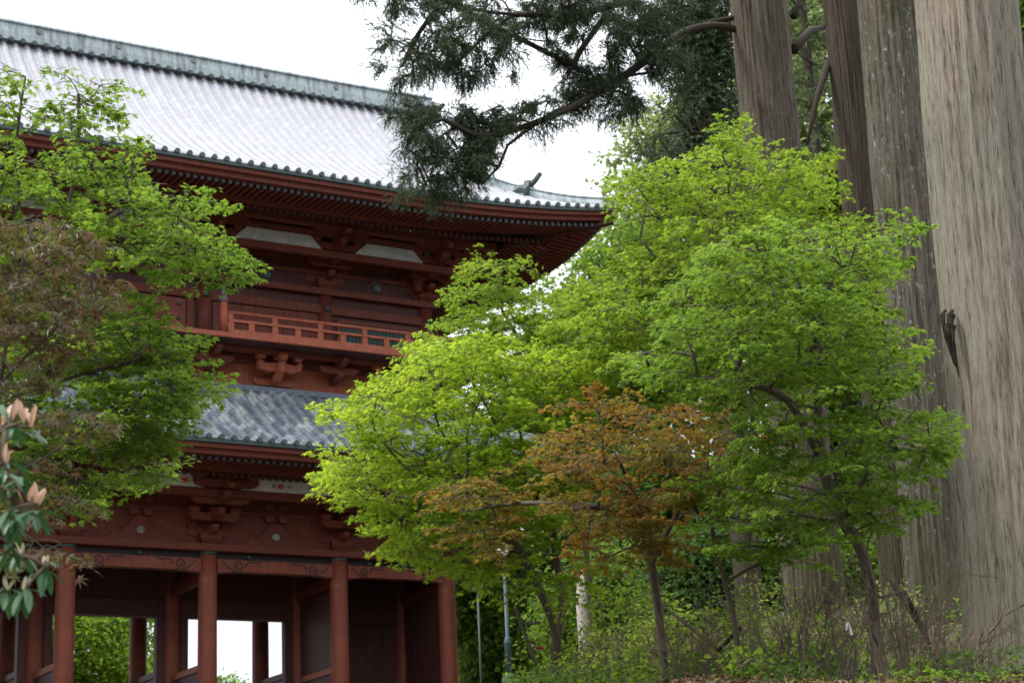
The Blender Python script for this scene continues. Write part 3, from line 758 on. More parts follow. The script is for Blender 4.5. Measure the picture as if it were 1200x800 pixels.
for sx in (-1, 1):
    demon_tile(up_roof, (sx*12.65, yr, zr-0.1), sx*PI/2, 0.8)
    for fr in (1, -1):
        ye = RU.y0 if fr == 1 else RU.y1
        # descending ridge at the gable
        pp = []
        for tt in np.linspace(RU.run-0.2, 3.3, 14):
            pp.append((sx*12.0, ye+fr*tt, float(RU.front(np.array(12.0), tt))+0.05))
        ridge_bar(pp, 0.22, 0.15, 0.36, 'descending_ridge', up_roof)
        demon_tile(up_roof, (pp[-1][0], pp[-1][1]-fr*0.1, pp[-1][2]-0.05), 0 if fr == 1 else PI, 0.85)
        # hip ridge towards the corner
        pp = []
        for q in np.linspace(3.55, 0.1, 14):
            pp.append((sx*(RU.hx-q), ye+fr*q, float(RU.front(np.array(RU.hx-q), q))+0.04))
        ridge_bar(pp, 0.20, 0.14, 0.32, 'hip_ridge', up_roof)
        demon_tile(up_roof, (pp[5][0], pp[5][1], pp[5][2]-0.05), sx*PI/4 if fr == 1 else sx*3*PI/4, 0.85)
    # gable boards and infill
    G = [(ye_, z_) for ye_, z_ in [(RU.y0+tt, float(RU.front(np.array(12.0), tt))-0.05) for tt in np.linspace(3.5, RU.run, 12)]]
    G2 = [(2*yr-p[0], p[1]) for p in G[::-1][1:]]
    mb = MB(); mb.prism(G+G2, 'x', sx*11.6-0.05, sx*11.6+0.05); mb.build('gable_wall', SHADERED, up_roof)
    mb = MB()
    lo = [(p[0], p[1]-0.45) for p in (G+G2)]
    for i in range(len(G+G2)-1):
        q = (G+G2)
        mb.prism([q[i], q[i+1], lo[i+1], lo[i]], 'x', sx*11.95-0.05, sx*11.95+0.05)
    mb.build('barge_board', RED, up_roof)
for sx in (-1, 1):
    for fr in (1, -1):
        ye = RL.y0 if fr == 1 else RL.y1; pp = []
        for q in np.linspace(3.95, 0.1, 14): pp.append((sx*(RL.hx-q), ye+fr*q, float(RL.front(np.array(RL.hx-q), q))+0.04))
        ridge_bar(pp, 0.20, 0.14, 0.32, 'hip_ridge', low_roof)
mb = MB(); ring(mb, 10.75, -0.07, 6.97, 0.10, 11.46, 11.64); mb.build('flashing_course', plain('slate_blue_copper', (0.13, 0.16, 0.21), 0.45), low_roof)

# ---- waist wall under the balcony
mb = MB(); ring(mb, 10.55, 0.1, 6.8, 0.06, 11.3, 12.75); mb.build('waist_wall', LITRED, gate)
mb = MB(); ring(mb, 10.55, 0.1, 6.8, 0.16, 12.40, 12.56); mb.build('waist_beam', RED, gate)
def waist_bracket(x, carved):
    mb = MB()
    y = -0.02
    if carved:
        # curled side arms, jutting rounded nose, stepped foot
        for sx in (-1, 1):
            mb.prism([(x+sx*0.06, 12.08), (x+sx*0.4, 12.02), (x+sx*0.72, 12.12), (x+sx*0.80, 12.34), (x+sx*0.70, 12.44), (x+sx*0.5, 12.30), (x+sx*0.06, 12.36)], 'y', -0.68, -0.42)
        mb.tube([(x, 0.02, 11.80), (x, -0.45, 11.92), (x, -0.72, 12.12), (x, -0.86, 12.36)], [0.15, 0.17, 0.16, 0.13], 10)
        mb.lathe([(0.02, -0.17), (0.13, -0.12), (0.17, 0.0), (0.13, 0.11), (0.02, 0.15)], (x, -0.92, 12.5), 12)
        mb.prism([(x-0.75, 11.85), (x-0.6, 11.70), (x+0.6, 11.70), (x+0.75, 11.85), (x+0.75, 11.93), (x-0.75, 11.93)], 'y', -0.12, 0.04)
        for dx in (-0.65, 0, 0.65): mb.frus(x+dx, -0.55, 12.44, 12.62, 0.12, 0.17)
    else:
        mb.prism([(0.05, 11.95), (-0.5, 12.0), (-0.75, 12.1), (-0.75, 12.2), (0.05, 12.2)], 'x', x-0.11, x+0.11)
        mb.prism([(x-0.7, 12.30), (x-0.55, 12.2), (x+0.55, 12.2), (x+0.7, 12.30), (x+0.7, 12.42), (x-0.7, 12.42)], 'y', -0.62, -0.44)
        mb.prism([(0.05, 12.35), (-0.9, 12.4), (-1.2, 12.5), (-1.2, 12.6), (0.05, 12.6)], 'x', x-0.10, x+0.10)
    mb.build('balcony_bracket', LITRED if carved else RED, gate, bevel=0.015 if carved else 0)
for i in range(5): waist_bracket((CX[i]+CX[i+1])/2, True)
for x in CX: waist_bracket(x*0.985, False)
# ---- balcony
BX, BY0, BY1 = 12.1, -1.6, 8.5
mb = MB(); ring(mb, 11.2, -0.72, 7.6, 0.1, 12.57, 12.72); mb.build('balcony_joist', RED, gate)
mb = MB(); mb.box(-BX, BX, BY0, BY1, 12.73, 12.80); fl = mb.build('balcony_floor', SHADERED, gate)
mb = MB(); ring(mb, BX, BY0, BY1, 0.05, 12.715, 12.88); mb.build('balcony_nosing', LITRED, gate, bevel=0.012)
def railing(x0, x1):
    y = BY0+0.12
    mb = MB()
    mb.box(x0, x1, y-0.09, y+0.09, 12.882, 13.02)               # ground sill
    rl = mb.build('balustrade', LITRED, gate, bevel=0.01)
    mb = MB(); mb.tube([(x0, y, 13.60), (x1+0.35*(1 if x1 > 11 else 0), y, 13.60)], 0.06, 10); mb.build('top_rail', LITRED, rl, True)
    mb = MB(); mb.box(x0, x1, y-0.085, y+0.085, 13.27, 13.36); mb.build('middle_rail', LITRED, rl, bevel=0.01)
    n = max(2, int(round(abs(x1-x0)/0.80)))
    for k in range(n+1):
        x = x0+(x1-x0)*k/n
        if k in (0, n): x += 0.09 if k == 0 else -0.09
        mb = MB(); mb.box(x-0.10, x+0.10, y-0.07, y+0.07, 13.021, 13.27)
        if k % 2 == 0: mb.box(x-0.085, x+0.085, y-0.065, y+0.065, 13.361, 13.55)
        mb.build('baluster', LITRED, rl)
def newel(x, y):
    mb = MB(); mb.lathe([(0.125, 12.882), (0.125, 13.92)], (x, y, 0), 16); p = mb.build('newel_post', LITRED, gate, True)
    mb = MB(); mb.lathe([(0.133, 13.90), (0.135, 14.08), (0.10, 14.10), (0.075, 14.13), (0.10, 14.16), (0.125, 14.22), (0.11, 14.29), (0.05, 14.37), (0.012, 14.44)], (x, y, 0), 16)
    mb.build('onion_cap', CAPG, p, True)
for sx in (-1, 1): newel(sx*2.22, BY0+0.12); newel(sx*BX, BY0+0.12)
railing(2.35, BX-0.13); railing(-BX+0.13, -2.35)
for sx in (-1, 1):        # side rails
    x = sx*(BX-0.0)
    mb = MB(); mb.box(x-0.09, x+0.09, BY0+0.26, BY1-0.2, 12.882, 13.02); rl = mb.build('balustrade', LITRED, gate)
    mb = MB(); mb.tube([(x, BY0-0.1, 13.602), (x, BY1-0.2, 13.602)], 0.06, 10); mb.build('top_rail', LITRED, rl, True)
    mb = MB(); mb.box(x-0.07, x+0.07, BY0+0.26, BY1-0.2, 13.27, 13.36); mb.build('middle_rail', LITRED, rl)
# ---- upper storey
UX = [v*0.972 for v in CX]; UY = 0.35
mb = MB(); ring(mb, UX[5], UY, 6.55, 0.05, 12.8, 17.75); mb.build('upper_wall', SHADERED, gate)
um = MB(); um.lathe([(0.27, 12.81), (0.26, 15.2)], n=18); uc = um.build('upper_column', RED, gate, True)
for k, (x, y) in enumerate([(x, y) for y in (UY, 6.55) for x in UX]):
    o = uc
    if k: o = uc.copy(); C.objects.link(o)
    o.location = (x, y, 0)
for z0, z1, d in ((12.81, 13.05, 0.12), (14.55, 14.85, 0.17), (15.2, 15.42, 0.30)):
    mb = MB(); ring(mb, UX[5], UY, 6.55, d, z0, z1); mb.build('upper_beam', RED, gate, bevel=0.012)
for i in range(5):
    xa, xb = UX[i]+0.3, UX[i+1]-0.3
    if i == 2:
        for sx in (-1, 1):
            mb = MB(); a_, b4 = sorted((sx*0.02, sx*1.55)); mb.box(a_, b4, UY-0.12, UY-0.055, 13.06, 14.5); dr = mb.build('door_leaf', COLRED, gate, bevel=0.01)
            for u in (0.2, 0.75, 1.3):
                for zz in (13.3, 13.8, 14.3):
                    st = MB(); st.frus(sx*u, UY-0.135, zz-0.05, zz+0.05, 0.05, 0.05); st.build('metal_stud', TEAL, dr)
            mb = MB(); a_, b4 = sorted((sx*1.57, sx*1.80)); mb.box(a_, b4, UY-0.16, UY-0.052, 13.052, 14.55); mb.build('door_post', RED, gate)
    elif i in (0, 4):
        mb = MB(); mb.box(xa+0.25, xb-0.25, UY-0.09, UY-0.055, 13.25, 14.3)
        w = mb.build('lattice_window', TEAL, gate)
        f = MB(); f.box(xa+0.1, xb-0.1, UY-0.14, UY-0.056, 14.301, 14.42); f.box(xa+0.1, xb-0.1, UY-0.14, UY-0.056, 13.12, 13.249)
        f.box(xa+0.1, xa+0.249, UY-0.14, UY-0.056, 13.25, 14.30); f.box(xb-0.249, xb-0.1, UY-0.14, UY-0.056, 13.25, 14.30); f.build('window_frame', RED, w)
        s_ = MB()
        for x in np.arange(xa+0.32, xb-0.28, 0.13): s_.box(x-0.035, x+0.035, UY-0.13, UY-0.091, 13.251, 14.299)
        s_.build('lattice_bars', TEAL, w)
    else:
        mb = MB()
        k = xa
        while k < xb-0.05:
            e = min(xb, k+0.5); mb.box(k+0.008, e-0.008, UY-0.09, UY-0.052, 13.06, 14.54); k = e
        w = mb.build('wall_panel', RED, gate)
        for dx in (-0.9, 0.9):
            st = MB(); st.frus((xa+xb)/2+dx, UY-0.1, 13.45, 13.65, 0.1, 0.08); st.build('metal_stud', TEAL, w)
    frog_strut((UX[i]+UX[i+1])/2, UY-0.06, 15.43, 1.2, 0.6, gate, SHADERED, MEDALG, 0.15)
for x in UX:
    mb = MB(); mb.frus(x, UY-0.24, 14.62, 14.78, 0.09, 0.07); mb.build('metal_stud', TEAL, gate)
put_brackets(UX, UY, 15.425, 0.95, RED, 3.45, UX[5])
for z0 in (15.95, 16.37):
    mb = MB(); ring(mb, UX[5], UY, 6.55, 0.12, z0, z0+0.15); mb.build('upper_wall_rail', RED, gate)
mb = MB(); ring(mb, UX[5]+1.15, UY-1.15, 7.7, 0.12, 16.18, 16.44); mb.build('upper_bracket_beam', RED, gate, bevel=0.01)
bay_panels(UX, UY-1.2, 16.45, 0.40, PANEL_UP, 0.62)
mb = MB(); ring(mb, UX[5]+1.36, UY-1.36, 7.9, 0.12, 16.88, 17.02); mb.build('upper_bracket_beam', RED, gate)
mb = MB(); ring(mb, UX[5]+1.8, UY-1.8, 8.35, 0.16, 17.02, 17.30); mb.build('upper_eave_purlin', RED, gate, bevel=0.015)

# ------------------------------------------------------------------ lamp posts
lp = at(597, 800, 41.0); lz = 4.03
lamp = empty('lamp_post', (lp[0], lp[1], lz), 'teal green tapered lamp post with stepped base beside the gate corner', 'lamp post')
mb = MB(); mb.lathe([(0.20, 0), (0.20, 0.1), (0.165, 0.14), (0.165, 0.66), (0.15, 0.72), (0.10, 0.76)], n=10); mb.build('pedestal', TEALP, lamp)
mb = MB(); mb.lathe([(0.082, 0.76), (0.078, 1.45), (0.092, 1.47), (0.092, 1.50), (0.075, 1.53), (0.085, 1.56), (0.06, 1.60), (0.048, 1.62), (0.036, 3.25)], n=14); mb.build('pole', TEALP, lamp, True)
mb = MB(); mb.lathe([(0.04, 3.25), (0.09, 3.29), (0.10, 3.33), (0.05, 3.35)], n=14); mb.build('collar', TEALP, lamp, True)
mb = MB(); mb.lathe([(0.10, 3.352), (0.17, 3.5), (0.19, 3.65), (0.16, 3.78), (0.12, 3.84)], n=16); mb.build('globe', GLASS, lamp, True)
mb = MB(); mb.lathe([(0.20, 3.842), (0.18, 3.9), (0.06, 4.0), (0.02, 4.08)], n=14); mb.build('cap', TEALP, lamp, True)
pp = at(564, 800, 48.0)
pole = empty('thin_pole', (pp[0], pp[1], 4.3), 'thin grey pole with small fitting left of the teal lamp post', 'pole')
mb = MB(); mb.lathe([(0.035, 0), (0.03, 3.6)], n=8); mb.build('shaft', GREYP, pole, True)
mb = MB(); mb.box(-0.12, 0.10, -0.07, 0.07, 3.6, 3.72); mb.frus(0, 0, 3.721, 3.85, 0.05, 0.02); mb.build('fitting', GREYP, pole)

# ------------------------------------------------------------------ plants: leaf templates and growth
def star_leaf(lobes=5, notch=0.40, base=0.18, droop=0.18):
    """palmate maple leaf as a fan: tips and notches round a centre, tips drooping"""
    ang = {5: (-112, -56, 0, 56, 112), 7: (-130, -86, -43, 0, 43, 86, 130)}[lobes]
    ln = {5: (0.62, 0.88, 1.0, 0.88, 0.62), 7: (0.5, 0.76, 0.93, 1.0, 0.93, 0.76, 0.5)}[lobes]
    ring_ = [(0, -base, 0)]
    for i, (a, l) in enumerate(zip(ang, ln)):
        r = math.radians(a); ring_.append((l*math.sin(r), l*math.cos(r), -droop*l))
        if i < len(ang)-1:
            r2 = math.radians((a+ang[i+1])/2); ring_.append((notch*math.sin(r2), notch*math.cos(r2), 0.0))
    V = np.array([(0, 0, 0.03)]+ring_); n = len(ring_)
    F = np.array([(0, 1+(k+1) % n, 1+k) for k in range(n)])
    return V, F
def smooth_leaf(w=0.17, fold=0.05, droop=0.2):
    st = [(0.0, 0.0), (0.10, 0.45), (0.25, 0.82), (0.42, 1.0), (0.60, 0.97), (0.76, 0.80), (0.90, 0.45), (1.0, 0.0)]
    V = [(0, u, -droop*u*u) for u, q in st]; n = len(V)
    L = [(-w*q, u, fold*q-droop*u*u) for u, q in st[1:-1]]; R_ = [(w*q, u, fold*q-droop*u*u) for u, q in st[1:-1]]
    V = np.array(V+L+R_); F = []
    for o, fl in ((n, 0), (n+6, 1)):
        e = [0]+[o+i for i in range(6)]+[7]
        for i in range(7):
            for tri in ((i, i+1, e[i+1]), (i, e[i+1], e[i])):
                if len(set(tri)) == 3: F.append(tri if fl else tri[::-1])
    return V, np.array(F)
def oval_leaf(w=0.36, fold=0.10, droop=0.15):
    V = np.array([(0, 0, 0), (-w*0.8, 0.3, fold), (-w, 0.55, fold), (-w*0.6, 0.82, fold*0.5-droop*0.6), (0, 1.0, -droop), (w*0.6, 0.82, fold*0.5-droop*0.6), (w, 0.55, fold), (w*0.8, 0.3, fold), (0, 0.5, 0.0)])
    F = np.array([(8, k+1, k) for k in range(7)]+[(8, 0, 7)])
    return V, F
TRI = (np.array([(-0.12, 0, 0), (0.12, 0, 0), (0, 1, 0)]), np.array([(0, 1, 2)]))
MAPLE, MAPLE7, CUT, OVAL = star_leaf(5), star_leaf(7, 0.42), star_leaf(7, 0.27, 0.1, 0.35), oval_leaf()
LONG = smooth_leaf(0.13, 0.045, 0.25)

def norm(a): return a/(np.linalg.norm(a, axis=-1, keepdims=True)+1e-9)
TONE = np.random.default_rng(5)
def leaves_mesh(name, P, D, Nn, S, tmpl, mat, tone=None):
    """P positions, D tip directions, Nn normals, S sizes"""
    V, F = tmpl; D = norm(D)
    X = norm(np.cross(D, Nn)); Z = np.cross(X, D)
    out = P[:, None, :]+S[:, None, None]*(V[None, :, 0, None]*X[:, None, :]+V[None, :, 1, None]*D[:, None, :]+V[None, :, 2, None]*Z[:, None, :])
    n, k = len(P), len(V)
    FF = (F[None]+(np.arange(n)*k)[:, None, None]).reshape(-1, 3)
    me = fast_mesh(name, out.reshape(-1, 3), FF, mat, False)
    r = TONE.uniform(0, 1, n) if tone is None else np.clip(tone, 0, 1)      # each leaf its own place in the species' colour range
    me.attributes.new('tone', 'FLOAT', 'FACE').data.foreach_set('value', np.repeat(r, len(F)).astype(np.float32))
    return me

def inpoly(p, poly):
    x, y = p; c_ = False; j = len(poly)-1
    for i in range(len(poly)):
        xi, yi = poly[i]; xj, yj = poly[j]
        if (yi > y) != (yj > y) and x < (xj-xi)*(y-yi)/(yj-yi)+xi: c_ = not c_
        j = i
    return c_
def fill(poly, n, D, hd, rng, gap=14):
    """scatter spray positions through a crown: outline in the view, depth spread as a rounded body"""
    xs = [p[0] for p in poly]; ys = [p[1] for p in poly]; cx, cy = sum(xs)/len(xs), sum(ys)/len(ys)
    rx, ry = (max(xs)-min(xs))/2, (max(ys)-min(ys))/2
    out = []; pix = []; tries = 0
    while len(out) < n and tries < n*60:
        tries += 1
        p = (rng.uniform(min(xs), max(xs)), rng.uniform(min(ys), max(ys)))
        if not inpoly(p, poly): continue
        q = min(1, ((p[0]-cx)/rx)**2*0.6+((p[1]-cy)/ry)**2*0.6)
        dd = D+rng.uniform(-1, 1)*hd*math.sqrt(max(0.12, 1-q))
        if any(abs(p[0]-a)+2*abs(p[1]-b7) < gap and abs(dd-c7) < 0.5 for a, b7, c7 in pix[-400:]): continue
        pix.append((p[0], p[1], dd)); out.append(at(p[0], p[1], dd))
    return out

class Tree:
    def __init__(s, rng): s.rng = rng; s.P = []; s.par = []; s.chains = []; s.load = []
    def node(s, p, par): s.P.append(np.array(p, float)); s.par.append(par); s.load.append(0); return len(s.P)-1
    def stem(s, pts, par=-1):
        """polyline stem (smoothed and resampled)"""
        pts = [np.array(p, float) for p in pts]; ch = []
        prev = par
        if par >= 0: ch.append(par)
        for i in range(len(pts)-1):
            L = np.linalg.norm(pts[i+1]-pts[i]); n = max(1, int(L/0.22))
            p0 = pts[max(0, i-1)]; p1 = pts[i]; p2 = pts[i+1]; p3 = pts[min(len(pts)-1, i+2)]
            for k in range(n):
                u = k/n
                q = 0.5*((2*p1)+(-p0+p2)*u+(2*p0-5*p1+4*p2-p3)*u*u+(-p0+3*p1-3*p2+p3)*u**3)
                prev = s.node(q, prev); ch.append(prev)
        prev = s.node(pts[-1], prev); ch.append(prev)
        s.chains.append(ch); s.nstem = len(s.chains); return ch
    def attach(s, T, lift_=0.25, wob=0.05, updown=0.7, weight=1):
        A = np.array(s.P); d = np.linalg.norm(A-T, axis=1)
        cost = d+updown*np.maximum(0, A[:, 2]-T[2]+0.05)
        i = int(np.argmin(cost)); N = s.P[i]
        L = np.linalg.norm(T-N); n = max(2, int(L/0.25)); prev = i; ch = [i]
        ctrl = N+(T-N)*0.5+np.array((0, 0, lift_*L*0.5))
        for k in range(1, n+1):
            u = k/n; q = (1-u)**2*N+2*u*(1-u)*ctrl+u*u*T
            if k < n: q = q+s.rng.normal(0, wob*0.4*min(1, L), 3)
            prev = s.node(q, prev); ch.append(prev)
        s.chains.append(ch)
        j = prev
        while j >= 0: s.load[j] += weight; j = s.par[j]
        d = T-s.P[s.par[prev]]
        return norm(d), prev
    def wood(s, rtip=0.005, k=0.0085, expo=0.46, rmax=9, sides=6, bcap=0.36):
        mb = MB()
        for ci_, ch in enumerate(s.chains):
            cap = rmax if ci_ < s.nstem else rmax*bcap
            r = [min(cap, max(rtip, k*max(1, s.load[i])**expo)) for i in ch]
            if len(ch) > 1 and s.par[ch[0]] != -1 and s.load[ch[0]] > 0: r[0] = min(r[0], r[1]*1.15)
            mb.tube([s.P[i] for i in ch], r, sides if max(r) > 0.02 else 4)
        return mb

def maple_spray(T, d, size, n, rng, twigs, leaf, tilt=0.45, flat=0.25, drop=0.12):
    """flat layered spray: a leading twig with side twigs; returns leaf arrays"""
    d = np.array((d[0], d[1], d[2]*flat)); d = norm(d)
    side = np.cross(d, (0, 0, 1.0)); side = norm(side)
    Pn, Dn, Nn = [], [], []
    lines = []
    L = size*rng.uniform(0.75, 1.2)
    tipm = T+d*L*0.55+np.array((0, 0, -drop*L*rng.uniform(0.2, 1.2)))
    lines.append((T-d*L*0.35, tipm))
    m_ = 5
    for q in range(m_):
        u = (q+0.4)/m_; b0 = T-d*L*0.35+(tipm-T+d*L*0.35)*u
        sg = 1 if q % 2 else -1
        a = rng.uniform(0.6, 1.1); l2 = L*0.62*(1-0.55*u)*rng.uniform(0.7, 1.2)
        dirn = d*math.cos(a)+side*sg*math.sin(a)+np.array((0, 0, rng.normal(0.02, 0.12)))
        lines.append((b0, b0+dirn*l2+np.array((0, 0, -drop*l2))))
    lens = np.array([np.linalg.norm(b8-a8) for a8, b8 in lines]); pr = lens/lens.sum()
    for (a8, b8), f in zip(lines, pr):
        if twigs is not None: twigs.tube([a8, (a8+b8)/2+np.array((0, 0, 0.015)), b8], [0.0036, 0.0028, 0.0016], 3)
        c9 = max(2, int(n*f)); u = np.sqrt(rng.uniform(0.02, 1.08, c9))
        dd = norm(b8-a8); sd_ = norm(np.cross(dd, (0, 0, 1.0)))
        p = a8+(b8-a8)*u[:, None]+sd_*rng.normal(0, leaf*0.85, (c9, 1))+np.array((0, 0, 1.0))*rng.normal(0, leaf*0.28, (c9, 1))
        Pn.append(p)
        ang = rng.normal(0, 0.9, (c9, 1)); Dn.append(dd*np.cos(ang)+sd_*np.sin(ang)+np.array((0, 0, 1.0))*rng.normal(-0.25, 0.3, (c9, 1)))
        Nn.append(np.array((0, 0, 1.0))+rng.normal(0, tilt, (c9, 3)))
    return np.vstack(Pn), np.vstack(Dn), np.vstack(Nn)

def make_maple(name, label, base, stems, fills, leafmat, seed, leaf=0.062, spray=0.5, per=42, tmpl=MAPLE, bark=BARK_MAPLE, k=0.005, cat='maple tree', tilt=0.36, group=None, flat=0.25, rmax=0.075, drop=0.14):
    """stems: polylines of world points (first starts at base); fills: (poly, count, depth, half depth)"""
    rng = np.random.default_rng(seed)
    root = empty(name, base, label, cat, group)
    o = np.array(root.location)
    T = Tree(rng)
    for st in stems:
        if T.P:
            A = np.array(T.P); i = int(np.argmin(np.linalg.norm(A-np.array(st[0]), axis=1))); T.stem(st, i)
        else: T.stem(st)
    tg = []
    for f in fills: tg += fill(f[0], max(4, int(f[1]*0.72)), f[2], f[3], rng)
    spray *= 1.25; per *= 1.42
    tr = np.array(T.P)
    tg.sort(key=lambda p: np.linalg.norm(tr-p, axis=1).min())
    tw = MB(); PP, DD, NN, TT = [], [], [], []
    for p in tg:
        d, j = T.attach(p)
        a, b9, c9 = maple_spray(p, d, spray, int(per*rng.uniform(0.7, 1.3)), rng, tw, leaf, tilt, flat, drop)
        PP.append(a); DD.append(b9); NN.append(c9); TT.append(0.55*rng.uniform(0, 1)+0.45*rng.uniform(0, 1, len(a)))
    P = np.vstack(PP)-o; D = np.vstack(DD); N = np.vstack(NN)
    S = leaf*rng.uniform(0.5, 1.25, len(P))
    link('foliage', leaves_mesh('foliage', P, D, N, S, tmpl, leafmat, np.concatenate(TT)), root)
    w = T.wood(k=k, rmax=rmax)
    w.v = [tuple(np.array(v)-o) for v in w.v]; w.build('trunk', bark, root, True)
    tw.v = [tuple(np.array(v)-o) for v in tw.v]; tw.build('twig_sprays', bark, root)
    return root

def at_ground(px, py, dist):
    p = at(px, py, dist); return np.array((p[0], p[1], gz(p[0], p[1])))
# ---- the maples on the bank
b0 = at_ground(645, 788, 24)
make_maple('maple_tree', 'bright yellow green maple with splayed stems spreading leftmost across the gate', b0,
    [[b0, at(652, 745, 24), at(632, 690, 23.8), at(606, 640, 23.5), at(575, 590, 23), at(520, 540, 22.5)],
     [at(648, 760, 24), at(660, 710, 24.2), at(650, 640, 24.3), at(645, 560, 24.2), at(640, 480, 24)],
     [at(606, 640, 23.5), at(560, 610, 23), at(500, 590, 22.6)]],
    [([(400,470),(432,445),(470,440),(505,400),(560,390),(625,405),(690,425),(705,480),(690,545),(655,590),(600,600),(560,640),(540,680),(505,665),(470,640),(445,600),(400,565),(395,545),(425,525),(405,500)], 520, 23.2, 1.7),
     ([(585,680),(640,665),(690,655),(680,678),(620,688)], 14, 23, 0.5),
     ([(545,600),(690,560),(680,640),(600,660),(550,690)], 70, 24, 0.8)],
    LEAF_YG, 21, leaf=0.06, spray=0.62, per=56)
b0 = at_ground(692, 775, 28)
make_maple('maple_tree', 'taller green maple behind the bright yellow green one, its tip against the upper eaves', b0,
    [[b0, at(690, 690, 28), at(680, 600, 27.8), at(655, 500, 27.5), at(620, 420, 27.2), at(575, 340, 27)],
     [at(655, 500, 27.5), at(680, 430, 27.6), at(700, 360, 27.6)]],
    [([(485,415),(505,385),(530,405),(535,350),(540,320),(570,305),(600,325),(640,350),(680,335),(715,310),(735,350),(725,430),(690,450),(620,440),(560,440),(500,440)], 240, 27.2, 1.6)],
    LEAF_MG, 22, leaf=0.064, spray=0.6, per=54)
b0 = at_ground(880, 740, 24)
make_maple('maple_tree', 'large fresh green maple with broad domed crown under the cedar branches', b0,
    [[b0, at(880, 650, 24), at(870, 540, 23.8), at(860, 420, 23.5), at(850, 320, 23.2), at(860, 230, 23)],
     [at(860, 420, 23.5), at(800, 340, 23), at(750, 280, 22.8)], [at(860, 420, 23.5), at(920, 330, 23), at(950, 260, 23)]],
    [([(722,232),(745,200),(800,180),(855,155),(900,185),(950,180),(985,235),(1010,300),(1000,420),(900,470),(800,470),(730,430),(690,410),(670,370),(725,330),(775,285),(768,245)], 500, 23.2, 2.0), ([(755,285),(702,324),(650,364),(680,425),(760,400),(800,300)], 95, 24, 0.6)],
    LEAF_MG, 23, leaf=0.057, spray=0.62, per=58)
b0 = at_ground(1027, 790, 17.3)
make_maple('maple_tree', 'green maple with slender forked stem growing before the largest cedar trunk', b0,
    [[b0, at(1024, 720, 17.2), at(1012, 650, 17.1), at(985, 600, 17), at(962, 540, 17), at(958, 450, 17), at(955, 380, 16.9), at(930, 320, 16.8)],
     [at(955, 380, 16.9), at(968, 350, 16.9), at(985, 310, 16.9)], [at(962, 540, 17), at(925, 470, 16.5), at(880, 450, 16.3)], [at(985, 600, 17), at(1040, 520, 16.6), at(1080, 470, 16.5)]],
    [([(740,420),(790,330),(860,270),(930,260),(1000,270),(1045,255),(1080,245),(1050,285),(1015,340),(1035,375),(1075,398),(1060,440),(1040,470),(1085,488),(1108,515),(1075,555),(1055,595),(1010,630),(950,640),(900,610),(880,570),(870,515),(845,470),(790,450)], 430, 16.9, 1.5)],
    LEAF_G, 24, leaf=0.050, spray=0.46, per=58, rmax=0.058)
b0 = at_ground(778, 775, 19.5)
make_maple('maple_tree', 'orange brown maple turning colour in the middle of the green maples', b0,
    [[b0, at(772, 720, 19.5), at(763, 660, 19.4), at(748, 590, 19.2), at(720, 530, 18.8)],
     [at(763, 660, 19.4), at(800, 590, 19.2), at(840, 540, 19)], [at(748, 600, 19.2), at(670, 590, 19.2), at(600, 590, 19.6), at(540, 600, 20)]],
    [([(640,475),(700,462),(780,478),(860,482),(885,530),(870,575),(815,600),(800,640),(750,660),(690,650),(655,605),(645,540)], 175, 18.9, 1.1),
     ([(508,575),(555,555),(595,565),(600,615),(565,650),(525,625)], 34, 19.8, 0.5)],
    LEAF_OR, 25, leaf=0.055, spray=0.46, per=44)
b0 = at_ground(868, 772, 18.3)
make_maple('maple_tree', 'small low maple on a thin grey crooked stem in front of bare shrubs', b0,
    [[b0, at(858, 715, 18.3), at(842, 655, 18.3), at(833, 600, 18.2), at(850, 560, 18.1)]],
    [([(800,565),(870,555),(920,590),(950,620),(940,660),(890,665),(850,650),(820,610)], 64, 18.2, 0.7)],
    LEAF_G, 26, leaf=0.055, spray=0.42, per=40)

# ---- left foreground maples
b0 = np.array((at(-190, 800, 13.0)[0], at(-190, 800, 13.0)[1], 0.0)); b0[2] = gz(b0[0], b0[1])
make_maple('maple_tree', 'light green maple leaning in from the left edge over the gate roof', b0,
    [[b0, at(-180, 900, 13), at(-150, 650, 13), at(-90, 480, 13), at(-20, 380, 13), at(60, 300, 13), at(140, 250, 12.9)],
     [at(-90, 480, 13), at(0, 470, 12.8), at(90, 440, 12.7), at(170, 420, 12.7)], [at(-20, 380, 13), at(20, 250, 13.2), at(20, 160, 13.2), at(30, 90, 13.2)], [at(60, 300, 13), at(90, 200, 13.1), at(92, 110, 13.1)],
     [at(-90, 480, 13), at(10, 540, 12.8), at(100, 560, 12.7)]],
    [([(-30,165),(30,170),(60,195),(120,170),(165,180),(190,215),(245,225),(270,238),(240,262),(285,300),(262,322),(215,322),(180,305),(150,320),(60,300),(-30,300)], 165, 12.9, 0.9),
     ([(60,300),(150,350),(195,385),(225,405),(215,430),(240,445),(220,475),(180,495),(150,530),(200,545),(180,560),(120,575),(90,610),(40,600),(-30,560),(-30,330)], 290, 12.9, 0.9), ([(140,400),(215,420),(235,445),(215,480),(190,500),(165,545),(110,540),(110,460)], 70, 12.6, 0.5),
     ([(-10,60),(25,70),(38,50),(42,110),(20,160),(-10,170)], 12, 13.2, 0.4), ([(62,95),(75,78),(95,110),(100,160),(75,160)], 9, 13.1, 0.3), ([(85,125),(125,85),(138,95),(100,150)], 7, 13.1, 0.3)],
    LEAF_G, 27, leaf=0.041, spray=0.34, per=42, tmpl=MAPLE, rmax=0.017)
b0 = at(-140, 800, 10.5); b0[2] = gz(b0[0], b0[1])
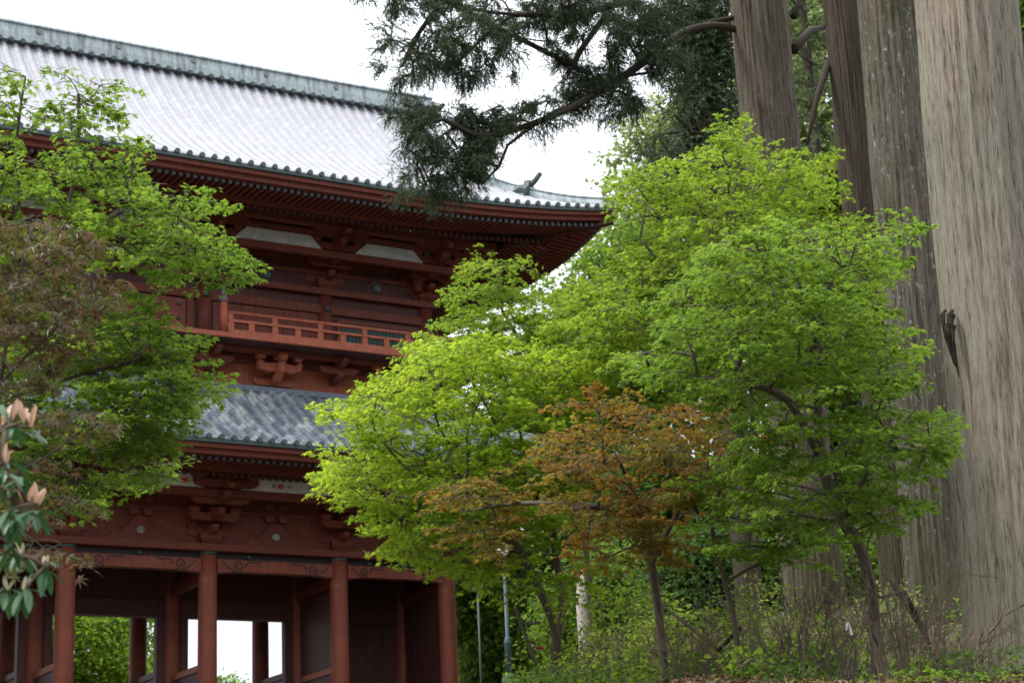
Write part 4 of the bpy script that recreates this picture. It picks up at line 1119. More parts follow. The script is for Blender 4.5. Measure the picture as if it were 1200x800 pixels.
make_maple('maple_tree', 'red brown cutleaf maple with feathery leaves at the left edge', b0,
    [[b0, at(-135, 900, 10.5), at(-110, 700, 10.5), at(-60, 560, 10.5), at(0, 450, 10.5), at(60, 390, 10.4), at(110, 330, 10.4)],
     [at(-60, 560, 10.5), at(10, 560, 10.4), at(90, 510, 10.3)], [at(0, 450, 10.5), at(20, 330, 10.5), at(40, 260, 10.5)]],
    [([(-30,240),(40,232),(85,255),(112,292),(125,320),(115,345),(85,380),(40,400),(-30,400)], 78, 10.5, 0.45),
     ([(-30,400),(50,390),(70,440),(120,470),(145,500),(105,515),(60,545),(20,520),(-30,520)], 26, 10.4, 0.4),
     ([(20,560),(70,560),(92,600),(85,640),(50,655),(10,640)], 12, 10.5, 0.4)],
    LEAF_RB, 28, leaf=0.055, spray=0.24, per=19, tmpl=CUT, tilt=0.7, drop=0.4, rmax=0.011)

# ---- evergreen shrub with peach new leaves, nearest on the left
rng = np.random.default_rng(41)
bs = at(-60, 900, 6.8); bs[2] = gz(bs[0], bs[1])
shr = empty('evergreen_shrub', bs, 'evergreen shrub with long leathery leaves and upright peach new shoots, lower left', 'shrub')
T = Tree(rng); T.stem([bs, at(-60, 1000, 6.8), at(-50, 800, 6.8), at(-30, 650, 6.8), at(-15, 520, 6.8)])
PP, DD, NN, SS, Q = [], [], [], [], [[], [], [], []]; CR = [[], [], [], []]
tips = [(2,500,1),(26,495,1),(36,500,1),(14,492,1),(4,545,1),(-6,470,0),(10,540,0),(32,590,1),(44,590,1),(18,610,0),(6,600,0),(40,600,0),(12,640,0),(-2,650,0),(24,650,2),(52,664,2),(8,690,2),(30,690,2),(-8,560,0),(28,560,0),(-10,610,0),(20,575,0)]
for px, py, kind in tips:
    p = at(px, py, 6.8+rng.uniform(-0.25, 0.25)); d, j = T.attach(p, 0.3, 0.03)
    if kind != 1:
        for q in range(7):
            a = q*2*PI/7+rng.uniform(-0.3, 0.3); dr = np.array((math.cos(a), math.sin(a), rng.uniform(-1.1, -0.1)))
            PP.append(p+rng.normal(0, 0.008, 3)); DD.append(dr); NN.append(np.array((0, 0, 1.0))+0.4*np.array((math.cos(a), math.sin(a), 0))); SS.append(rng.uniform(0.075, 0.13))
    else:
        for q in range(4):
            a = rng.uniform(0, 2*PI); dr = np.array((math.cos(a), math.sin(a), rng.uniform(-0.7, 0.1)))
            PP.append(p-np.array((0, 0, 0.03))); DD.append(dr); NN.append(np.array((0, 0, 1.0))+0.4*np.array((math.cos(a), math.sin(a), 0))); SS.append(rng.uniform(0.10, 0.13))
    if kind:
        QQ = Q if kind == 1 else CR
        for q in range(3 if kind == 1 else 2):
            a = rng.uniform(0, 2*PI); dr = np.array((0.4*math.cos(a), 0.4*math.sin(a), 1.0))
            QQ[0].append(p+rng.normal(0, 0.006, 3)); QQ[1].append(dr); QQ[2].append(-Fv*1.0+rng.normal(0, 0.5, 3)); QQ[3].append(rng.uniform(0.06, 0.092))
A = lambda l: np.array(l)
link('leaves', leaves_mesh('leaves', A(PP)-bs, A(DD), A(NN), A(SS), LONG, LEAF_GLOSS), shr)
link('new_leaves', leaves_mesh('new_leaves', A(Q[0])-bs, A(Q[1]), A(Q[2]), A(Q[3]), LONG, LEAF_PEACH), shr)
link('new_leaves', leaves_mesh('new_leaves', A(CR[0])-bs, A(CR[1]), A(CR[2]), A(CR[3])*0.8, LONG, LEAF_CREAM), shr)
w = T.wood(k=0.006); w.v = [tuple(np.array(v)-bs) for v in w.v]; w.build('stems', TWIG_BROWN, shr, True)

# ------------------------------------------------------------------ cedars
def cedar_trunk(root, axis_pts, radii, mat, seed, flute=0.09, nx=200, flare=0.35):
    """axis_pts local points from the ground up; ridged stringy bark, roots flaring at the foot"""
    rng = np.random.default_rng(seed)
    pts = np.array(axis_pts); s = np.concatenate([[0], np.cumsum(np.linalg.norm(np.diff(pts, axis=0), axis=1))])
    nz = int(s[-1]/0.14); tt = np.linspace(0, s[-1], nz)
    cen = np.stack([np.interp(tt, s, pts[:, i]) for i in range(3)], 1); rad = np.interp(tt, s, radii)
    a = np.linspace(0, 2*PI, nx, endpoint=False)
    ph = rng.uniform(0, 2*PI, 30); fr = rng.integers(3, 30, 30); am = rng.uniform(0.3, 1, 30)/np.sqrt(fr); kz = rng.normal(0, 0.25, 30)
    ph2 = rng.uniform(0, 2*PI, 14); fr2 = rng.integers(9, 42, 14)*0.5; fr2 = np.round(fr2*2)/2; am2 = rng.uniform(0.2, 0.8, 14); kz2 = rng.normal(0, 0.5, 14)
    V = np.zeros((nz, nx, 3))
    lob = np.cos(3*a+ph[0])*0.5+np.cos(5*a+ph[1])*0.35+np.cos(8*a+ph[2])*0.2
    for i, z in enumerate(tt):
        w = sum(am[j]*np.cos(fr[j]*a+ph[j]+kz[j]*z) for j in range(30))
        w2 = sum(am2[j]*np.abs(np.cos(fr2[j]*a+ph2[j]+kz2[j]*z+0.6*np.sin(0.7*z+ph2[j]))) for j in range(14))
        r = rad[i]*(1+flute*0.55*w*0.35)+0.016*(w2-2.2)+0.03*rad[i]*np.cos(a+1.3*np.sin(0.45*z)+ph[3])*np.sin(0.9*z+ph[4])+flare*rad[i]*np.exp(-z/0.75)*(0.55+0.5*lob)+0.02*rad[i]*lob
        V[i, :, 0] = cen[i, 0]+r*np.cos(a); V[i, :, 1] = cen[i, 1]+r*np.sin(a); V[i, :, 2] = cen[i, 2]
    idx = np.arange(nz*nx).reshape(nz, nx)
    F = np.stack([idx[:-1], np.roll(idx[:-1], -1, 1), np.roll(idx[1:], -1, 1), idx[1:]], -1).reshape(-1, 4)
    me = fast_mesh('trunk', V.reshape(-1, 3), F, mat, True)
    at_ = me.attributes.new('bark', 'FLOAT_VECTOR', 'POINT'); R_ = float(np.mean(radii))
    B_ = np.stack([np.tile(R_*np.cos(a), nz), np.tile(R_*np.sin(a), nz), np.repeat(tt, nx)], 1)
    at_.data.foreach_set('vector', B_.astype(np.float32).ravel())
    return link('trunk', me, root)

def cedar_tuft(p, d, L, rng, ncord=9, nn=16, nl=0.05):
    """drooping cord-like sprays clothed in short needles"""
    P, D, N = [], [], []
    for q in range(ncord):
        dd = norm(d*0.9+rng.normal(0, 0.55, 3)+np.array((0, 0, -0.35))); l = L*rng.uniform(0.5, 1.1)
        st = p+rng.normal(0, 0.22*L, 3)*np.array((1, 1, 0.5))
        u = np.linspace(0.02, 1, nn)[:, None]
        c_ = st+dd*l*u+np.array((0, 0, -0.30))*l*u*u
        t_ = norm(dd+np.array((0, 0, -0.6))*u)
        r = norm(np.cross(t_, rng.normal(0, 1, (nn, 3))))
        P.append(c_); D.append(t_*0.8+r*0.75); N.append(rng.normal(0, 1, (nn, 3)))
    return np.vstack(P), np.vstack(D), np.vstack(N)
def cedar_foliage(root, T, targets, mat, rng, L, ncord=9, nn=16, nl=0.055, wd=1.0):
    o = np.array(root.location); PP, DD, NN = [], [], []
    for p in targets:
        d, j = T.attach(p, 0.12, 0.05, 0.1)
        a, b9, c9 = cedar_tuft(p, d, L*rng.uniform(0.7, 1.25), rng, ncord, nn, nl); PP.append(a); DD.append(b9); NN.append(c9)
    P = np.vstack(PP)-o
    tm = (TRI[0]*np.array((wd, 1, 1)), TRI[1])
    return link('needles', leaves_mesh('needles', P, np.vstack(DD), np.vstack(NN), nl*rng.uniform(0.7, 1.3, len(P)), tm, mat), root)
def cedar(label, base_px, dist, top_px, top_dist, r0, r1, mat, seed, flare=0.5, extra=6.0):
    """trunk following its axis from the ground point up past the top of the view"""
    b_ = at(base_px[0], base_px[1], dist); t_ = at(top_px[0], top_px[1], top_dist)
    d = (t_-b_)
    k = (b_[2]-(gz(b_[0], b_[1])-0.2))/d[2]; b_ = b_-d*k
    root = empty('cedar_tree', (b_[0], b_[1], b_[2]), label, 'cedar tree')
    top = t_+norm(d)*extra
    L = top-b_
    cedar_trunk(root, [L*0, L*0.5, L], [r0, (r0+r1)/2, r1*0.85], mat, seed, flare=flare)
    return root, b_, top
def vert_top(px, py, dist, h):   # point h metres straight above an image point
    return at(px, py, dist)+np.array((0, 0, h))

# largest, rightmost trunk
c4, b4, t4 = cedar('massive pale grey cedar trunk with stringy bark at the right edge', (1208, 770), 21.5, (1131, 0), 22.5, 0.66, 0.57, BARK_PALE, 51)
mb = MB(); p0 = at(1112, 378, 21.6)-b4
rs_ = np.random.default_rng(9)
for q in range(9):
    ox = rs_.uniform(-0.06, 0.05); l_ = rs_.uniform(0.18, 0.62); st_ = rs_.uniform(-0.05, 0.16)
    mb.tube([p0+Xi*(ox+0.05)+Fv*0.05+np.array((0, 0, st_)), p0+Xi*(ox-0.02)-Fv*0.03+np.array((0, 0, st_-0.06)), p0+Xi*(ox*0.8-0.01)+np.array((0, 0, st_-0.06-l_*0.5)), p0+Xi*(ox*0.5+0.03)+Fv*0.03+np.array((0, 0, st_-0.06-l_))], [0.02, 0.036, 0.028, 0.006], 5)
mb.build('broken_stub', BARK_LIMB, c4, True)
c3, b3, t3 = cedar('lichen spotted cedar trunk just left of the massive pale one', (1103, 700), 27.5, (1041, 0), 28.5, 0.47, 0.48, BARK_LICH, 52, flare=0.2)
c2, b2_, t2 = cedar('slim dark brown cedar trunk between two thicker cedars', (1055, 680), 34.0, (985, 0), 35.0, 0.34, 0.32, BARK_DARK, 53, flare=0.2)
c1, b1, t1 = cedar('brown cedar trunk with long drooping limbs reaching over the gate roof', (954, 690), 31.0, (888, 0), 32.0, 0.46, 0.47, BARK_BROWN, 54, flare=0.2)
# limbs of that cedar over the roof
rng = np.random.default_rng(61)
T = Tree(rng)
T.stem([at(872, 38, 32), at(840, 30, 31.6), at(800, 38, 31), at(770, 62, 30.4), at(730, 90, 29.8), at(690, 115, 29.2), at(650, 135, 28.6), at(610, 150, 28.2), at(565, 160, 27.8), at(535, 148, 27.5), at(520, 140, 27.4)])
T.stem([at(650, 130, 28.6), at(615, 155, 28.2), at(595, 170, 28.0), at(585, 195, 27.8), at(565, 215, 27.6)], 20)
T.stem([at(880, -25, 32), at(800, -25, 31), at(740, 0, 30.2), at(680, 15, 29.6), at(620, 18, 29), at(560, 12, 28.5), at(520, 0, 28.2), at(470, -15, 27.8)])
T.stem([at(720, 5, 30), at(680, 60, 29.6), at(665, 90, 29.4), at(650, 115, 29.2)], len(T.P)-20)
T.stem([at(600, 18, 29), at(560, 50, 28.6), at(540, 70, 28.4)], len(T.P)-20)
T.stem([at(520, 0, 28.2), at(490, 40, 28.0), at(470, 80, 27.8)], len(T.P)-10)
tg = []
for poly, n, D, hd in [
    ([(430,-20),(560,-20),(560,30),(530,60),(500,85),(470,110),(462,60),(435,20)], 62, 28.2, 0.9),
    ([(560,-20),(760,-20),(740,15),(690,25),(640,45),(600,40),(560,50)], 60, 29.2, 0.9),
    ([(540,40),(580,45),(565,75),(530,90),(510,80)], 14, 28.4, 0.5), ([(560,65),(615,60),(610,85),(570,85)], 7, 28.5, 0.4),
    ([(466,125),(500,118),(530,130),(525,160),(495,175),(470,160)], 24, 27.6, 0.5), ([(510,165),(540,165),(545,215),(500,225),(490,215),(515,195)], 15, 27.6, 0.4),
    ([(545,160),(575,165),(565,215),(550,225),(540,200)], 15, 27.7, 0.4), ([(490,215),(520,210),(515,235),(495,235)], 6, 27.6, 0.3),
    ([(530,140),(600,120),(650,110),(660,130),(600,150),(550,160)], 34, 28.2, 0.4), ([(640,110),(720,85),(780,60),(790,75),(740,100),(690,120),(650,130)], 30, 29.4, 0.5),
    ([(665,40),(720,30),(770,20),(790,60),(740,90),(700,100),(675,95),(660,60)], 50, 30.0, 0.8), ([(700,110),(750,100),(760,140),(710,145)], 12, 29.6, 0.4), ([(640,5),(760,-10),(790,20),(700,40)], 26, 30.2, 0.6)]:
    for c_ in fill(poly, max(2, int(n*0.40)), D, hd, rng, 12):
        for q in range(4): tg.append(c_+rng.normal(0, 0.13, 3)*np.array((1.2, 1.2, 0.8)))
cedar_foliage(c1, T, tg, LEAF_CED, rng, 0.30, 24, 26, 0.038, 1.3)
w = T.wood(rtip=0.005, k=0.006, rmax=0.068); o_ = np.array(c1.location); w.v = [tuple(np.array(v)-o_) for v in w.v]; w.build('limbs', BARK_LIMB, c1, True)
for (a, b_, r_) in (((868, 20, 31.9), (800, 45, 31.8), 0.05), ((930, 58, 32.2), (967, 31, 34.5), 0.10), ((930, 20, 32), (945, -5, 32.5), 0.07), ((971, 72, 34.9), (946, 168, 34.0), 0.075)):
    mb = MB(); A_, B_ = at(*a)-o_, at(*b_)-o_; mb.tube([A_, (A_+B_)/2+np.array((0, 0, 0.12)), B_], [r_, r_*0.8, r_*0.38], 8); mb.build('limb_stub', BARK_LIMB, c1, True)

def dark_cedar(label, px, top_y, bot_y, D, wpx, n, mat, seed, ncord=9, nl=0.09, L=0.55, rmax=0.3):
    """whole conifer standing farther back: trunk and a tapering crown of drooping sprays"""
    rng = np.random.default_rng(seed)
    b_ = at(px, bot_y, D); g_ = np.array((b_[0], b_[1], gz(b_[0], b_[1]))); tp = at(px, top_y, D)
    h = tp[2]-g_[2]; root = empty('cedar_tree', g_, label, 'cedar tree')
    T = Tree(rng); T.stem([g_, g_+np.array((0, 0, h*0.5)), g_+np.array((0.1, 0, h))])
    R = wpx/FPX*D/2; zb = b_[2]-g_[2]; tg = []
    for q in range(n):
        u = rng.uniform(0, 1)**0.8; z = zb+(h-zb)*u
        r = R*(1-0.72*u)*math.sqrt(rng.uniform(0.12, 1))*(0.8+0.3*math.sin(9*u+rng.uniform(0, 1)*2)); a = rng.uniform(0, 2*PI)
        tg.append(g_+np.array((r*math.cos(a), r*math.sin(a), z-0.15*r)))
    tg.sort(key=lambda p: math.hypot(p[0]-g_[0], p[1]-g_[1]))
    cedar_foliage(root, T, tg, mat, rng, L, ncord, 13, nl, 1.6)
    w = T.wood(rtip=0.008, k=0.018, expo=0.5, rmax=rmax); w.v = [tuple(np.array(v)-g_) for v in w.v]; w.build('trunk', BARK_LIMB, root, True)
    return root
dark_cedar('dark cedar with dense drooping sprays left of the brown trunk', 838, -180, 235, 40, 175, 560, LEAF_CED, 71)
dark_cedar('dark cedar seen between the brown trunk and the slim trunk', 965, -160, 260, 48, 120, 90, LEAF_CEDL, 72, rmax=0.13)

def crown_tree(name, label, px, py, D, rx, ry, n, mat, seed, leaf=0.16, tmpl=OVAL, clump=44, spread=0.8, cat='tree', bark=BARK_MAPLE, trunk_r=0.2):
    """broadleaf tree: rounded uneven crown of leafy clumps, centre and radii given in the view"""
    rng = np.random.default_rng(seed)
    c_ = at(px, py, D); g_ = np.array((c_[0], c_[1], gz(c_[0], c_[1]))); root = empty(name, g_, label, cat)
    sx, sz = rx/FPX*D, ry/FPX*D
    T = Tree(rng); top = c_+np.array((0, 0, sz*0.5)); T.stem([g_, g_*0.5+c_*0.5+np.array((0.2, 0.1, 0)), top])
    ph = rng.uniform(0, 6, 6); tg = []
    for q in range(n):
        v = norm(rng.normal(0, 1, 3)); r = rng.uniform(0.25, 1)**0.45
        lump = 1+0.16*math.sin(4*v[0]+ph[0])*math.sin(5*v[2]+ph[1])+0.12*math.sin(7*v[1]+ph[2])+rng.normal(0, 0.05)
        tg.append(c_+v*r*lump*np.array((sx, sx, sz)))
    tg.sort(key=lambda p: np.linalg.norm(p-c_))
    PP, DD, NN = [], [], []
    for p in tg:
        d, j = T.attach(p, 0.2, 0.06)
        k = int(clump*rng.uniform(0.6, 1.3)); v = rng.normal(0, 1, (k, 3))*np.array((1, 1, 0.5))*spread*0.5
        PP.append(p+v); DD.append(norm(v)+rng.normal(0, 0.4, (k, 3))+np.array((0, 0, -0.3))); NN.append(np.array((0, 0, 1.0))+rng.normal(0, 0.5, (k, 3)))
    P = np.vstack(PP)-g_
    link('foliage', leaves_mesh('foliage', P, np.vstack(DD), np.vstack(NN), leaf*rng.uniform(0.6, 1.2, len(P)), tmpl, mat), root)
    w = T.wood(rtip=0.01, k=0.016, expo=0.45, rmax=trunk_r); w.v = [tuple(np.array(v)-g_) for v in w.v]; w.build('trunk', bark, root, True)
    return root
crown_tree('broadleaf_tree', 'green tree on the slope past the upper right corner tree', 1420, 420, 46, 130, 300, 700, LEAF_FAR, 98, 0.2)
crown_tree('broadleaf_tree', 'dark tree farthest out on the right slope', 1620, 380, 55, 150, 330, 700, LEAF_DK, 99, 0.24)
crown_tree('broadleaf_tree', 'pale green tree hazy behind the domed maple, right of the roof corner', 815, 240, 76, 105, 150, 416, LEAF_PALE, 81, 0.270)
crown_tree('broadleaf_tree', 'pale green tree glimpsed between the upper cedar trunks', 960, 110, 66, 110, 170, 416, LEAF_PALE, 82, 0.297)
crown_tree('broadleaf_tree', 'vivid yellow leafed tree in a gap between brown and slim cedar trunks', 986, 226, 42, 20, 24, 96, LEAF_SHR, 83, 0.203)
crown_tree('broadleaf_tree', 'green tree at the upper right corner beyond the massive trunk', 1265, 250, 40, 75, 420, 900, LEAF_FAR, 84, 0.216)
crown_tree('broadleaf_tree', 'leafy green tree seen through the central gate passage', 95, 770, 86, 85, 95, 760, LEAF_MG, 85, 0.22)
crown_tree('broadleaf_tree', 'small leafy treetop low in the bright opening between two gate pillars', 262, 830, 88, 20, 40, 60, LEAF_FAR, 97, 0.25)
crown_tree('broadleaf_tree', 'green tree at the far left seen under the gate', -20, 770, 82, 42, 100, 208, LEAF_FAR, 86, 0.324)
crown_tree('broadleaf_tree', 'green tree right behind the teal lamp post', 590, 730, 70, 62, 105, 416, LEAF_FAR, 87, 0.270)
crown_tree('broadleaf_tree', 'green tree behind the splayed maple stems', 680, 690, 60, 75, 110, 416, LEAF_FAR, 88, 0.243)
crown_tree('broadleaf_tree', 'dark green tree behind the orange brown maple', 800, 640, 52, 95, 130, 448, LEAF_DK, 89, 0.230)
crown_tree('broadleaf_tree', 'green tree backing the domed maple and the pale tree', 762, 388, 71, 122, 126, 528, LEAF_FAR, 90, 0.243)
crown_tree('broadleaf_tree', 'green tree hidden behind the tall maple beside the eaves', 650, 520, 73, 95, 110, 448, LEAF_FAR, 91, 0.257)
crown_tree('broadleaf_tree', 'dark green tree between slim trunk and lichen spotted trunk', 1000, 480, 48, 110, 170, 528, LEAF_DK, 92, 0.216)
crown_tree('broadleaf_tree', 'tall green tree farther back between lamp post and gate corner', 550, 700, 84, 60, 150, 560, LEAF_MG, 94, 0.26)
crown_tree('broadleaf_tree', 'leafy green tree low behind the pale dead trunk', 720, 720, 46, 80, 70, 460, LEAF_FAR, 95, 0.15)
crown_tree('broadleaf_tree', 'leafy green tree low behind the thin grey maple', 850, 690, 42, 80, 70, 460, LEAF_DK, 96, 0.15)
crown_tree('broadleaf_tree', 'green low tree behind the bare shrubs', 960, 680, 44, 110, 70, 420, LEAF_FAR, 93, 0.15)

# ------------------------------------------------------------------ stumps, shrubs, small things on the bank
st = at_ground(683, 745, 30)
dead = empty('dead_trunk', st, 'pale bleached dead trunk standing behind the splayed maple', 'dead tree')
top = at(680, 668, 30)-st
mb = MB(); mb.tube([(0, 0, -0.2), top*0.35+np.array((0.03, 0, 0)), top*0.7, top], [0.13, 0.11, 0.10, 0.05], 9); mb.build('trunk', BARK_DEAD, dead, True)
mb = MB(); mb.tube([top*0.68, top*0.8+np.array((0.10, 0, 0.05)), top*0.95+np.array((0.16, 0, 0.1))], [0.05, 0.04, 0.012], 6); mb.build('snag', BARK_DEAD, dead, True)

def bare_shrub(label, px, py, D, n, h, spread, mat, seed, r=0.011, fork=2, lean=(0, 0)):
    rng = np.random.default_rng(seed); b_ = at_ground(px, py, D)
    root = empty('bare_shrub', b_, label, 'shrub'); mb = MB()
    for q in range(n):
        a = rng.uniform(0, 2*PI); o = np.array((math.cos(a), math.sin(a), 0))*rng.uniform(0, 0.3)
        hh = h*rng.uniform(0.45, 1.1); out = np.array((math.cos(a), math.sin(a), 0))*spread*rng.uniform(0.1, 1)*hh+np.array((lean[0], lean[1], 0))*hh
        pts = []
        for k in range(7):
            u = k/6; pts.append(o+out*u**1.3+np.array((0, 0, hh*u-0.03))+rng.normal(0, 0.025, 3)*u)
        rr = 1.5*r*rng.uniform(0.6, 1.3); mb.tube(pts, [rr*(1-0.75*k/6) for k in range(7)], 4)
        for f in range(fork):
            k = rng.integers(2, 6); d = norm(pts[k+1]-pts[k] if k < 6 else out)+rng.normal(0, 0.5, 3); l = hh*rng.uniform(0.15, 0.45)
            e = [pts[k], pts[k]+d*l*0.5, pts[k]+d*l+rng.normal(0, 0.03, 3)]; mb.tube(e, [rr*0.5, rr*0.38, rr*0.18], 3)
            for f2 in range(2):
                d2 = norm(d)+rng.normal(0, 0.6, 3); mb.tube([e[1], e[1]+d2*l*0.4], [rr*0.3, rr*0.12], 3)
    mb.build('stems', mat, root); return root
bare_shrub('clump of tall bare tan stems in front of the massive trunk', 1062, 796, 16.6, 34, 1.3, 0.38, TWIG_TAN, 101, 0.0075, 3)
bare_shrub('wide thicket of thin brown twigs before the brown cedar', 930, 770, 18.5, 34, 1.35, 0.6, TWIG_BROWN, 102, 0.006, 4)
bare_shrub('tangled low bare bush right of the thin grey maple stem', 985, 775, 18.8, 20, 1.1, 0.7, TWIG_BROWN, 103, 0.0055, 4)
bare_shrub('low mound of dead brown twigs by the splayed maple foot', 690, 772, 22.5, 60, 0.55, 1.3, TWIG_BROWN, 104, 0.008, 4)
bare_shrub('sparse bare shrub under the orange maple', 735, 775, 21, 24, 0.8, 0.6, TWIG_BROWN, 105, 0.007, 3)
bare_shrub('dry brown thicket at the right foot of the orange maple', 800, 775, 19.2, 24, 0.85, 0.7, TWIG_BROWN, 108, 0.006, 4)
bare_shrub('tall thin bare stems just left of the slender forked maple', 1000, 770, 18.0, 12, 1.4, 0.3, TWIG_BROWN, 109, 0.006, 4)
bare_shrub('arching dry twigs low before the massive trunk', 1130, 785, 17.5, 22, 0.7, 0.9, TWIG_TAN, 110, 0.005, 4)
bare_shrub('leaning pair of tan dry stalks at the foot of the lichen spotted trunk', 1100, 770, 19.5, 12, 0.9, 0.6, TWIG_TAN, 106, 0.010, 3, (0.2, -0.2))
bare_shrub('bare stalks between the yellow green shrub and the thin grey maple', 825, 772, 19.5, 40, 0.8, 0.6, TWIG_TAN, 107, 0.006, 3)

def leafy(name, label, px, py, D, h, rad, n, mat, seed, leaf=0.06, cat='shrub', per=14, tmpl=OVAL):
    rng = np.random.default_rng(seed); b_ = at_ground(px, py, D); root = empty(name, b_, label, cat)
    T = Tree(rng); T.stem([b_-np.array((0, 0, 0.05)), b_+np.array((0.02, 0, h*0.35))]); PP, DD, NN = [], [], []
    tg = []
    for q in range(n):
        a = rng.uniform(0, 2*PI); r = rad*math.sqrt(rng.uniform(0, 1)); tg.append(b_+np.array((r*math.cos(a), r*math.sin(a), h*rng.uniform(0.25, 1)*(1-0.3*(r/rad)**2))))
    tg.sort(key=lambda p: np.linalg.norm(p-b_))
    for p in tg:
        T.attach(p, 0.3, 0.04); v = rng.normal(0, 1, (per, 3))*np.array((0.11, 0.11, 0.05))*(leaf/0.06)
        PP.append(p+v); DD.append(norm(v)+rng.normal(0, 0.3, (per, 3))+np.array((0, 0, -0.1))); NN.append(np.array((0, 0, 1.0))+rng.normal(0, 0.45, (per, 3)))
    P = np.vstack(PP)-b_
    link('foliage', leaves_mesh('foliage', P, np.vstack(DD), np.vstack(NN), leaf*rng.uniform(0.6, 1.25, len(P)), tmpl, mat), root)
    w = T.wood(rtip=0.003, k=0.004); w.v = [tuple(np.array(v)-b_) for v in w.v]; w.build('stems', TWIG_BROWN, root); return root
leafy('leafy_shrub', 'rounded yellow green shrub under the orange maple', 775, 760, 21.5, 1.15, 0.75, 90, LEAF_SHR, 111, 0.075)
leafy('leafy_shrub', 'small yellow green shrub hugging the pale dead trunk', 700, 765, 23.5, 0.75, 0.4, 36, LEAF_SHR, 112, 0.06)
leafy('leafy_shrub', 'yellow green bush behind the thin grey maple stem', 830, 735, 23, 1.1, 0.6, 60, LEAF_SHR, 113, 0.07)
leafy('leafy_shrub', 'light green sapling bush left of the paper slip', 955, 755, 19.5, 1.0, 0.55, 70, LEAF_MG, 116, 0.06)
leafy('leafy_shrub', 'light green bush between orange maple stem and splayed maple foot', 735, 745, 24.5, 1.5, 0.8, 110, LEAF_MG, 117, 0.07)
leafy('leafy_shrub', 'light green bush in the hollow left of the massive trunk', 1090, 735, 22, 0.6, 0.5, 50, LEAF_MG, 118, 0.06)
leafy('leafy_shrub', 'tall yellow green sapling behind the thin grey maple, below its crown', 890, 700, 22.5, 1.6, 0.6, 90, LEAF_SHR, 119, 0.06)
leafy('leafy_shrub', 'dark green low bush in front of the brown cedar foot', 905, 765, 20, 0.6, 0.6, 60, LEAF_DK, 114, 0.06)
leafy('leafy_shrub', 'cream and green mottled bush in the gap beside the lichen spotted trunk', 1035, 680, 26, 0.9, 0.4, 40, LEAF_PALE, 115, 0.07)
for k, (px, py, D, h, r_, n, lb) in enumerate([
    (1118, 785, 16.5, 0.36, 0.22, 11, 'broad leafed seedling at the foot of the massive trunk'),
    (735, 782, 19.5, 0.22, 0.3, 14, 'round leafed plant on the bank below the orange maple'),
    (800, 785, 18.6, 0.24, 0.35, 18, 'low leafy plant left of the thin grey maple stem'),
    (868, 790, 17.4, 0.22, 0.3, 14, 'low leafy plant right at the foot of the thin grey maple stem'),
    (945, 792, 16.8, 0.2, 0.28, 12, 'small leafy plant below the brown twig thicket'),
    (1085, 795, 16.2, 0.18, 0.2, 8, 'little seedling right of the tall tan stems'),
    (1080, 755, 19.5, 0.25, 0.4, 22, 'green plant in the hollow between the two thick trunks'),
    (660, 788, 21.5, 0.2, 0.3, 12, 'small plant at the left end of the bank')]):
    leafy('leafy_plant', lb, px, py, D, h, r_, n, LEAF_G if k % 2 else LEAF_DK, 120+k, 0.075, 'plant', 8)

# fallen limb resting between trunks
p0, p1 = at_ground(1118, 725, 20.5), at(1035, 668, 20.8)
fb = empty('fallen_branch', p0, 'dark crooked fallen branch propped against the twigs by the thick trunks', 'branch')
mb = MB(); q1 = p1-p0; mid = at(1082, 690, 20.6)-p0
mid = q1*0.52+np.array((0, 0, 0.03)); mb.tube([(0, 0, 0.02), q1*0.25-np.array((0, 0, 0.03)), mid, q1*0.78+np.array((0, 0, 0.02)), q1], [0.055, 0.052, 0.046, 0.036, 0.02], 8); mb.build('limb', BARK_LIMB, fb, True)
mb = MB(); mb.tube([mid, at(1060, 693, 20.5)-p0, at(1030, 700, 20.4)-p0], [0.035, 0.028, 0.012], 7); mb.build('side_branch', BARK_LIMB, fb, True)
p0, p1 = at_ground(815, 770, 20), at(765, 700, 20.5)
fb2 = empty('fallen_branch', p0, 'dark thin branch slanting through the shrubs left of the thin grey maple', 'branch')
mb = MB(); q1 = at(868, 735, 19.6)-p0; q2 = p1-p0; mb.tube([q1, q1*0.5+np.array((0, 0, 0.1)), (q1*0.3+q2*0.5), q2], [0.03, 0.028, 0.022, 0.01], 6); mb.build('limb', BARK_LIMB, fb2, True)
# paper slip on a twig, red tie on a stem
pc = at(994, 728, 17.8)
ps = empty('paper_slip', pc, 'folded white paper slip hanging on a thin bare twig', 'paper')
mb = MB()
for sx, l in ((-0.014, 0.085), (0.012, 0.135)):
    a_ = Xi*(sx-0.012); b_ = Xi*(sx+0.012); dn = np.array((0, 0, -l)); bk = Fv*0.012*(1 if sx > 0 else -1)
    sl = Xi*sx*0.9
    v = [a_*0.4, b_*0.4, b_+dn*0.5+bk+sl*0.5, a_+dn*0.5+bk+sl*0.5, b_+dn+sl, a_+dn+sl]
    mb.add(v+[q+Fv*0.003 for q in v], [(0,1,2,3),(3,2,4,5),(9,8,7,6),(11,10,8,9),(0,3,9,6),(3,5,11,9),(1,7,8,2),(2,8,10,4),(0,6,7,1),(5,4,10,11)])
mb.build('slip', PAPER, ps)
mb = MB(); mb.tube([np.array((0, 0, 0.004)), -Xi*0.2+np.array((0, 0, 0.10)), -Xi*0.42+np.array((0, 0, 0.17))], [0.004, 0.006, 0.008], 5); mb.tube([np.array((0, 0, 0.004)), Xi*0.25+np.array((0, 0, -0.14))], [0.004, 0.003], 5)
mb.tube([-Xi*0.42+np.array((0, 0, 0.17)), -Xi*0.5+np.array((0, 0, gz(pc[0]-0.43, pc[1]+0.25)-pc[2]))], [0.008, 0.010], 5)
mb.build('twig', TWIG_TAN, ps)
rp = at(633, 759, 23.6)
rt = empty('red_tie', rp, 'small red cloth tie round a slanting maple stem', 'ribbon')
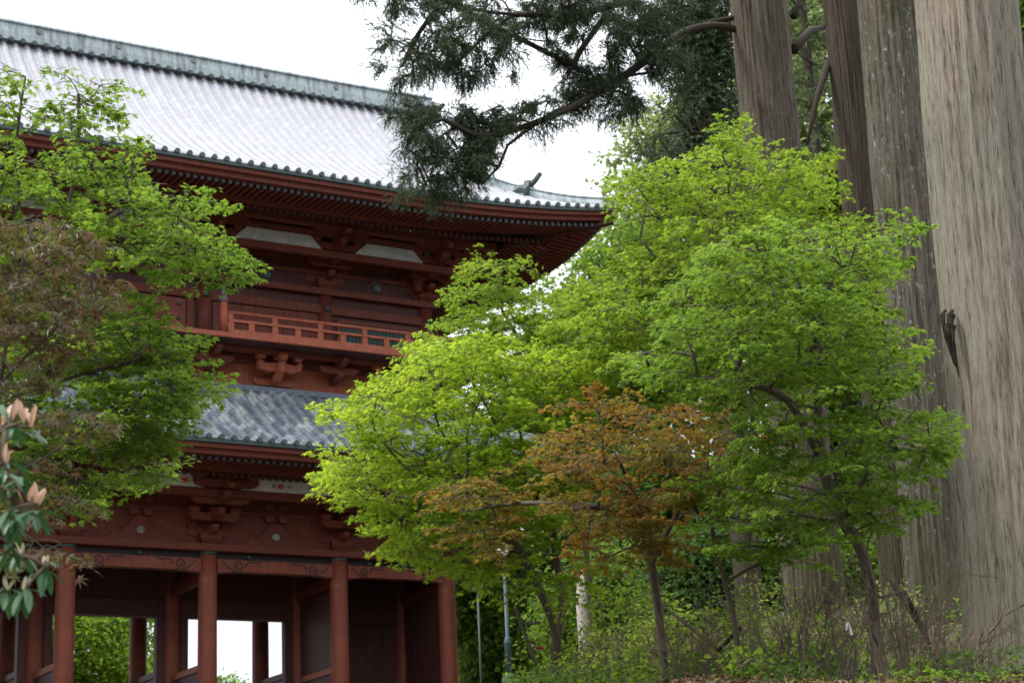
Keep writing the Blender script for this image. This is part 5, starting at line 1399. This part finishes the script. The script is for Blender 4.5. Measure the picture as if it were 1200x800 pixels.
mb = MB(); mb.tube([-Xi*0.06, Xi*0.0+np.array((0, 0, 0.008)), Xi*0.05], [0.016, 0.024, 0.018], 8); mb.build('tie', REDCL, rt)
stk = at_ground(640, 792, 23.5)
sk = empty('support_stake', stk, 'slanting weathered stake propping the splayed maple', 'stake')
e1 = at(604, 712, 23.4)-stk; mb = MB(); mb.tube([np.array((0, 0, -0.1)), e1*0.5, e1], [0.03, 0.028, 0.025], 8); mb.build('shaft', BARK_MAPLE, sk, True)
mb = MB(); mb.tube([at(613, 731, 23.4)-stk, at(632, 729, 23.5)-stk], 0.022, 6); mb.build('crossbar', TWIG_TAN, sk, True)

# ground cover and litter: too many to count
def scatter(name, label, cat, n, mat, leaf, seed, tilt, zoff, tmpl=OVAL, patch=None, d0=15.0, d1=29.0):
    rng = np.random.default_rng(seed); P = []
    px = rng.uniform(590, 1230, n*3); py = rng.uniform(0, 1, n*3)
    D = d0+(d1-d0)*rng.uniform(0, 1, n*3)**1.3
    x = np.zeros(n*3); y = np.zeros(n*3)
    for i in range(n*3):
        q = at(px[i], 780, D[i]); x[i], y[i] = q[0], q[1]
    m_ = (np.sin(x*2.1+y*1.2+seed)*np.sin(y*1.9-x*0.7+2*seed)+0.35*np.sin(5*x)*np.sin(5.5*y)) > (patch if patch is not None else -9)
    x, y = x[m_][:n], y[m_][:n]; z = ground_z(x, y)
    k = len(x); P = np.stack([x, y, z+zoff*rng.uniform(0.1, 1, k)], 1)
    D_ = rng.normal(0, 1, (k, 3))*np.array((1, 1, 0.25)); N = np.array((0, 0, 1.0))+rng.normal(0, tilt, (k, 3))
    o = link(name, leaves_mesh(name, P, D_, N, leaf*rng.uniform(0.5, 1.3, k), tmpl, mat)); tag(o, label, cat, kind='stuff')
scatter('ground_cover', 'low green ground cover spreading over the bank', 'ground cover', 3000, LEAF_G, 0.045, 3, 0.7, 0.12, OVAL, 0.45)
scatter('undergrowth', 'mixed green undergrowth among the stems higher on the bank', 'undergrowth', 8500, LEAF_MG, 0.055, 13, 0.7, 0.6, OVAL, 0.42, 20, 33)
scatter('undergrowth', 'dark low undergrowth filling the hollows of the bank', 'undergrowth', 9000, LEAF_DK, 0.055, 17, 0.7, 0.4, OVAL, 0.25, 19, 36)
scatter('leaf_litter', 'brown fallen leaves and dry twigs on the soil of the bank', 'leaf litter', 20000, LEAF_LIT, 0.05, 5, 0.5, 0.03)
scatter('grass', 'short tufts of pale grass on the bank', 'grass', 9000, LEAF_SHR, 0.09, 8, 2.0, 0.02, (TRI[0]*np.array((0.5, 1, 1)), TRI[1]), 0.15)
print('built')
